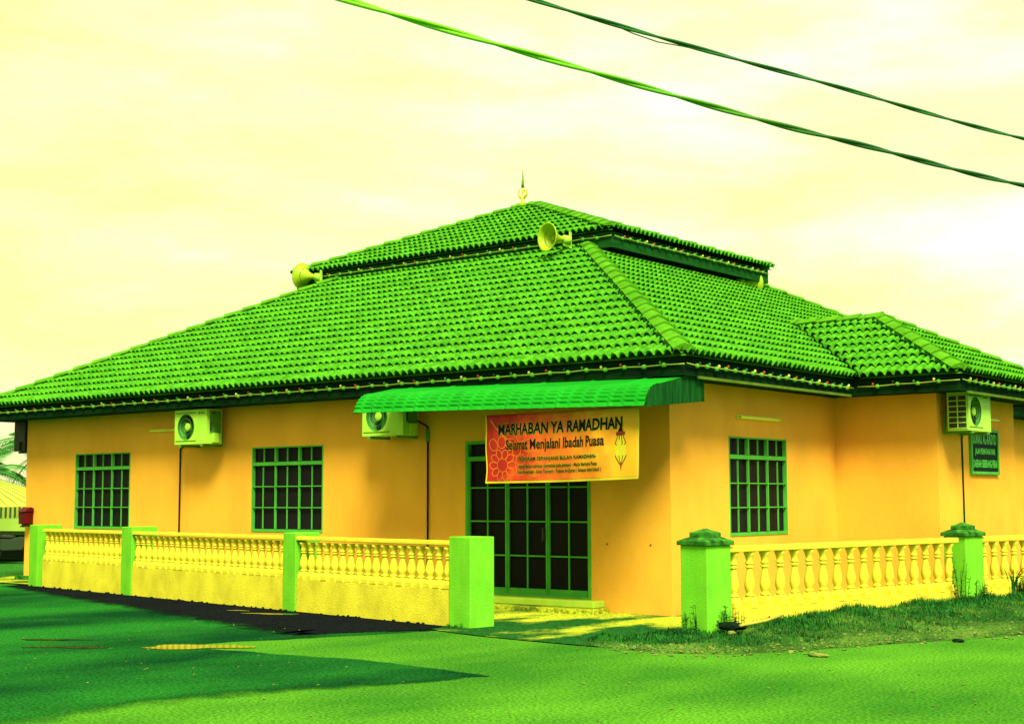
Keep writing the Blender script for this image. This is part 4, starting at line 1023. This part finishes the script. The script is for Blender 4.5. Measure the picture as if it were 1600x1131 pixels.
# market canopy with scalloped valance
cn = thing('canopy', 'pale canopy with scalloped striped valance beyond the left corner', 'canopy', (-26.6, 4.6, 0), R(20))
CWX, CWY = 2.6, 2.2
MB().add([(-CWX,-CWY,1.52),(CWX,-CWY,1.52),(CWX,CWY,1.52),(-CWX,CWY,1.52),(0,0,2.55)], [(0,1,4),(1,2,4),(2,3,4),(3,0,4)]).build('canopy_roof', M['canvas'], cn).modifiers.new('t', 'SOLIDIFY').thickness = .01
rbm = MB()
for k in range(-4, 5):
    rbm.bar((CWX, CWY*k/4.5, 1.525), (CWX*.08, CWY*k/60., 2.525), .012).bar((CWX*k/4.5, -CWY, 1.525), (CWX*k/60., -CWY*.08, 2.525), .012)
rbm.build('canopy_seam', M['canvasg'], cn)
for par in (0, 1):
    v_ = MB()
    for k in range(46):
        if k % 2 != par: continue
        for (a, b, fixx) in ((-CWY, CWY, True), (-CWX, CWX, False)):
            w = (b-a)/46; u0 = a + k*w; pts = [(u0, 1.51), (u0+w*.96, 1.51), (u0+w*.96, 1.28), (u0+w*.75, 1.22), (u0+w*.48, 1.20), (u0+w*.22, 1.22), (u0, 1.28)]
            for sgn in (-1, 1): v_.prism([((sgn*CWX, u, z) if fixx else (u, sgn*CWY, z)) for u, z in pts], (.012, 0, 0) if fixx else (0, .012, 0))
    v_.build('valance', M['canvas'] if par else M['canvasg'], cn)
pl_ = None
for sx in (-1, 1):
    for sy in (-1, 1): MB().bar((sx*(CWX-.05), sy*(CWY-.05), 0), (sx*(CWX-.05), sy*(CWY-.05), 1.52), .05).build('pole', M['fardark'], cn)
tb = thing('stall_table', 'dark stall table with cloth under the pale canopy', 'table', (-26.4, 5.6, 0), R(20))
MB().box(-2.2, 2.2, -.5, .5, .72, .80).build('table_top', M['farwall'], tb); MB().box(-2.15, 2.15, -.45, .45, .05, .72).build('cloth', M['fardark'], tb)
# motorcycle under the canopy
mc = thing('motorcycle', 'dark parked motorcycle beside the far left corner of the hall', 'motorcycle', (-23.6, 4.25, 0), R(35))
for x in (-.62, .62):
    w_ = MB(); w_.lathe([(.20, -.045), (.285, -.05), (.30, 0), (.285, .05), (.20, .045)], 22, (x, 0, .30), (0,1,0)); wo = w_.build('wheel', M['black'], mc, smooth=True)
    MB().lathe([(.05, -.06), (.05, .06)], 12, (x, 0, .30), (0,1,0)).build('hub', M['grey'], wo)
MB().prism([(-.75, -.1, .50), (-.25, -.1, .34), (.30, -.1, .36), (.42, -.1, .60), (.25, -.1, .72), (-.10, -.1, .66), (-.70, -.1, .70)], (0, .2, 0)).build('body', M['fardark'], mc, bevel=.03)
MB().prism([(-.78, -.12, .70), (.02, -.12, .68), (.02, -.12, .75), (-.40, -.12, .79), (-.80, -.12, .80)], (0, .24, 0)).build('seat', M['black'], mc, bevel=.02)
MB().bar((.62, -.09, .30), (.44, -.09, .92), .04).bar((.62, .09, .30), (.44, .09, .92), .04).bar((.44, -.09, .9), (.44, .09, .9), .05).build('fork', M['grey'], mc)
MB().tube([(.34, -.36, 1.0), (.44, -.16, .99), (.45, 0, .95), (.44, .16, .99), (.34, .36, 1.0)], .018, 8).build('handlebar', M['black'], mc)
MB().lathe([(.03, -.05), (.085, .0), (.09, .04)], 14, (.50, 0, .86), (1,0,.1)).build('headlight', M['white'], mc, smooth=True)
MB().prism([(.36, -.14, .30), (.48, -.14, .34), (.50, -.14, .72), (.42, -.14, .80)], (0, .28, 0)).build('leg_shield', M['fardark'], mc, bevel=.02)
for sgn in (-1, 1): MB().tube([(.40, sgn*.2, .99), (.38, sgn*.26, 1.12)], .008, 6).lathe([(.05, -.01), (.06, .0), (.05, .01)], 10, (.37, sgn*.28, 1.17), (1,0,0)).build('mirror', M['black'], mc)
# low far house on the left
hs = thing('far_house', 'pale low house far beyond the canopy in the left gap', 'house', (-52, 26, 0), R(40))
MB().box(-9, 9, -3, 3, 0, 1.75).build('wall', M['farwall'], hs); MB().prism([(-9.6, -3.6, 1.76), (-9.6, 3.6, 1.76), (-9.6, 0, 2.4)], (19.2, 0, 0)).build('roof', M['fascia'], hs)
for x in (-6, -1, 4): MB().box(x, x+1.6, -3.02, -3.001, .7, 1.45).build('window', M['fardark'], hs)
# trees beyond the right end
def tree(label, c, h, rx, n, seed, name='broadleaf_tree', leafs=.16, z0=.3):
    q = random.Random(seed); t = thing(name, label, 'tree', c)
    tr = MB(); tr.tube([(0,0,-.05), (.05,.03,h*.25), (-.04,.06,h*.5), (.0,.0,h*.8)], [.16, .13, .09, .03], 8)
    lf = MB()
    cl = []
    for k in range(n):
        a = q.uniform(0, 6.283); z = h*(z0 + (1-z0)*q.random()); rr = rx*math.sqrt(q.random())*math.sin(math.pi*min(1, .2 + .75*(z/h)))
        p = Vector((rr*math.cos(a), rr*math.sin(a), z)); cl.append(p)
        if k % 3 == 0: tr.tube([(0, 0, z*.55), (p.x*.5, p.y*.5, z*.8), tuple(p)], [.05, .03, .01], 5)
        cs = q.uniform(.25, .5)*rx*.55
        for i in range(46):
            d = Vector((q.gauss(0,1), q.gauss(0,1), q.gauss(0,.8))).normalized()*cs*q.random()**.4; o = p + d
            u = Vector((q.gauss(0,1), q.gauss(0,1), q.gauss(0,.5))).normalized(); v = u.cross(Vector((q.gauss(0,1), q.gauss(0,1), q.gauss(0,1)))).normalized(); s_ = leafs*q.uniform(.6, 1.3)
            lf.add([o - u*s_, o + v*s_*.45, o + u*s_, o - v*s_*.45], [(0,1,2,3)])
    tr.build('trunk', M['trunk'], t, smooth=True); lf.build('crown', M['leaf'], t, fixn=False); return t
tree('dark leafy tree glimpsed beyond the right end of the wing', (-.2, 18.6, 0), 3.1, 1.5, 70, 5)
tree('smaller leafy tree standing behind the one beyond the wing', (3.4, 24., 0), 2.6, 1.5, 60, 6)
tree('bushy tree far behind the balustrade at the right edge', (-2.6, 30.5, 0), 3.4, 2.2, 70, 8, leafs=.2)
sh = thing('far_shed', 'small shed with a dark roof beyond the right end of the wing', 'shed', (-3.2, 23.5, 0), R(-35))
MB().box(-1.6, 1.6, -1.2, 1.2, 0, 3.0).build('wall', M['farwall'], sh); MB().prism([(-2.1, -1.7, 3.02), (-2.1, 1.7, 3.02), (-2.1, 0, 3.9)], (4.2, 0, 0)).build('roof', M['fardark'], sh)

# ------------------------------------------------------------------ sky, sun, camera
SUN_EL, SUN_AZ = R(50), Vector((.75, -.66, 0)).normalized()
w = bpy.data.worlds.new('World'); S.world = w; w.use_nodes = True; nt = w.node_tree; N = nt.nodes.new; K = nt.links.new
bg = nt.nodes['Background']; bg.inputs['Strength'].default_value = .10
sky = N('ShaderNodeTexSky'); sky.sky_type = 'NISHITA'; sky.sun_disc = False; sky.sun_elevation = SUN_EL; sky.sun_rotation = math.atan2(SUN_AZ.x, SUN_AZ.y)
tc = N('ShaderNodeTexCoord'); mp = N('ShaderNodeMapping'); mp.inputs['Scale'].default_value = (1.4, 1.4, 5.0); K(tc.outputs['Generated'], mp.inputs['Vector'])
n1 = N('ShaderNodeTexNoise'); n1.inputs['Scale'].default_value = 2.6; n1.inputs['Detail'].default_value = 7; n1.inputs['Roughness'].default_value = .55; K(mp.outputs[0], n1.inputs['Vector'])
rm = N('ShaderNodeValToRGB'); e = rm.color_ramp.elements
e[0].position, e[0].color = .36, (2.05, 2.03, .84, 1); e[1].position, e[1].color = .70, (2.3, 2.28, 2.1, 1)
q = rm.color_ramp.elements.new(.52); q.color = (2.1, 2.08, 1.22, 1)
dt = N('ShaderNodeVectorMath'); dt.operation = 'DOT_PRODUCT'; dt.inputs[1].default_value = (.78, .63, 0); K(tc.outputs['Generated'], dt.inputs[0])
ad = N('ShaderNodeMath'); ad.operation = 'MULTIPLY_ADD'; ad.inputs[1].default_value = .22; K(dt.outputs['Value'], ad.inputs[0]); K(n1.outputs['Fac'], ad.inputs[2])
K(ad.outputs[0], rm.inputs['Fac'])
tint = N('ShaderNodeMix'); tint.data_type = 'RGBA'; tint.blend_type = 'MULTIPLY'; tint.inputs[0].default_value = 1; tint.inputs[7].default_value = (.5, .38, .1, 1)
K(sky.outputs[0], tint.inputs[6])
mixs = N('ShaderNodeMix'); mixs.data_type = 'RGBA'; mixs.inputs[0].default_value = .92; K(tint.outputs[2], mixs.inputs[6]); K(rm.outputs[0], mixs.inputs[7])
K(mixs.outputs[2], bg.inputs['Color'])
sl = bpy.data.lights.new('sun', 'SUN'); sl.energy = 1.5; sl.angle = R(22); sl.color = (1, .97, .55)
so_ = bpy.data.objects.new('sun', sl); COL.objects.link(so_)
sd = Vector((SUN_AZ.x*math.cos(SUN_EL), SUN_AZ.y*math.cos(SUN_EL), math.sin(SUN_EL))); so_.rotation_euler = sd.to_track_quat('Z', 'Y').to_euler(); so_.location = (20, -20, 30)

cam = bpy.data.cameras.new('camera'); co = bpy.data.objects.new('camera', cam); COL.objects.link(co); S.camera = co
fw = Vector((-0.62280824, 0.77660599, 0.09483157)); upv = Vector((0.06195426, -0.07187433, 0.99548769)); rt = Vector((0.77991766, 0.62587316, -0.00335012))
mw = Matrix((rt, upv, -fw)).transposed().to_4x4(); mw.translation = (11.2099, -17.6303, 1.69965); co.matrix_world = mw
cam.sensor_width = 36; cam.sensor_fit = 'HORIZONTAL'; cam.lens = 2235.3/1600*36; cam.clip_start = .1; cam.clip_end = 3000
S.render.engine = 'CYCLES'; S.render.resolution_x = 1024; S.render.resolution_y = 723
vs_ = S.view_settings; vs_.view_transform = 'Standard'; vs_.look = 'None'; vs_.exposure = 2.4; vs_.gamma = 1
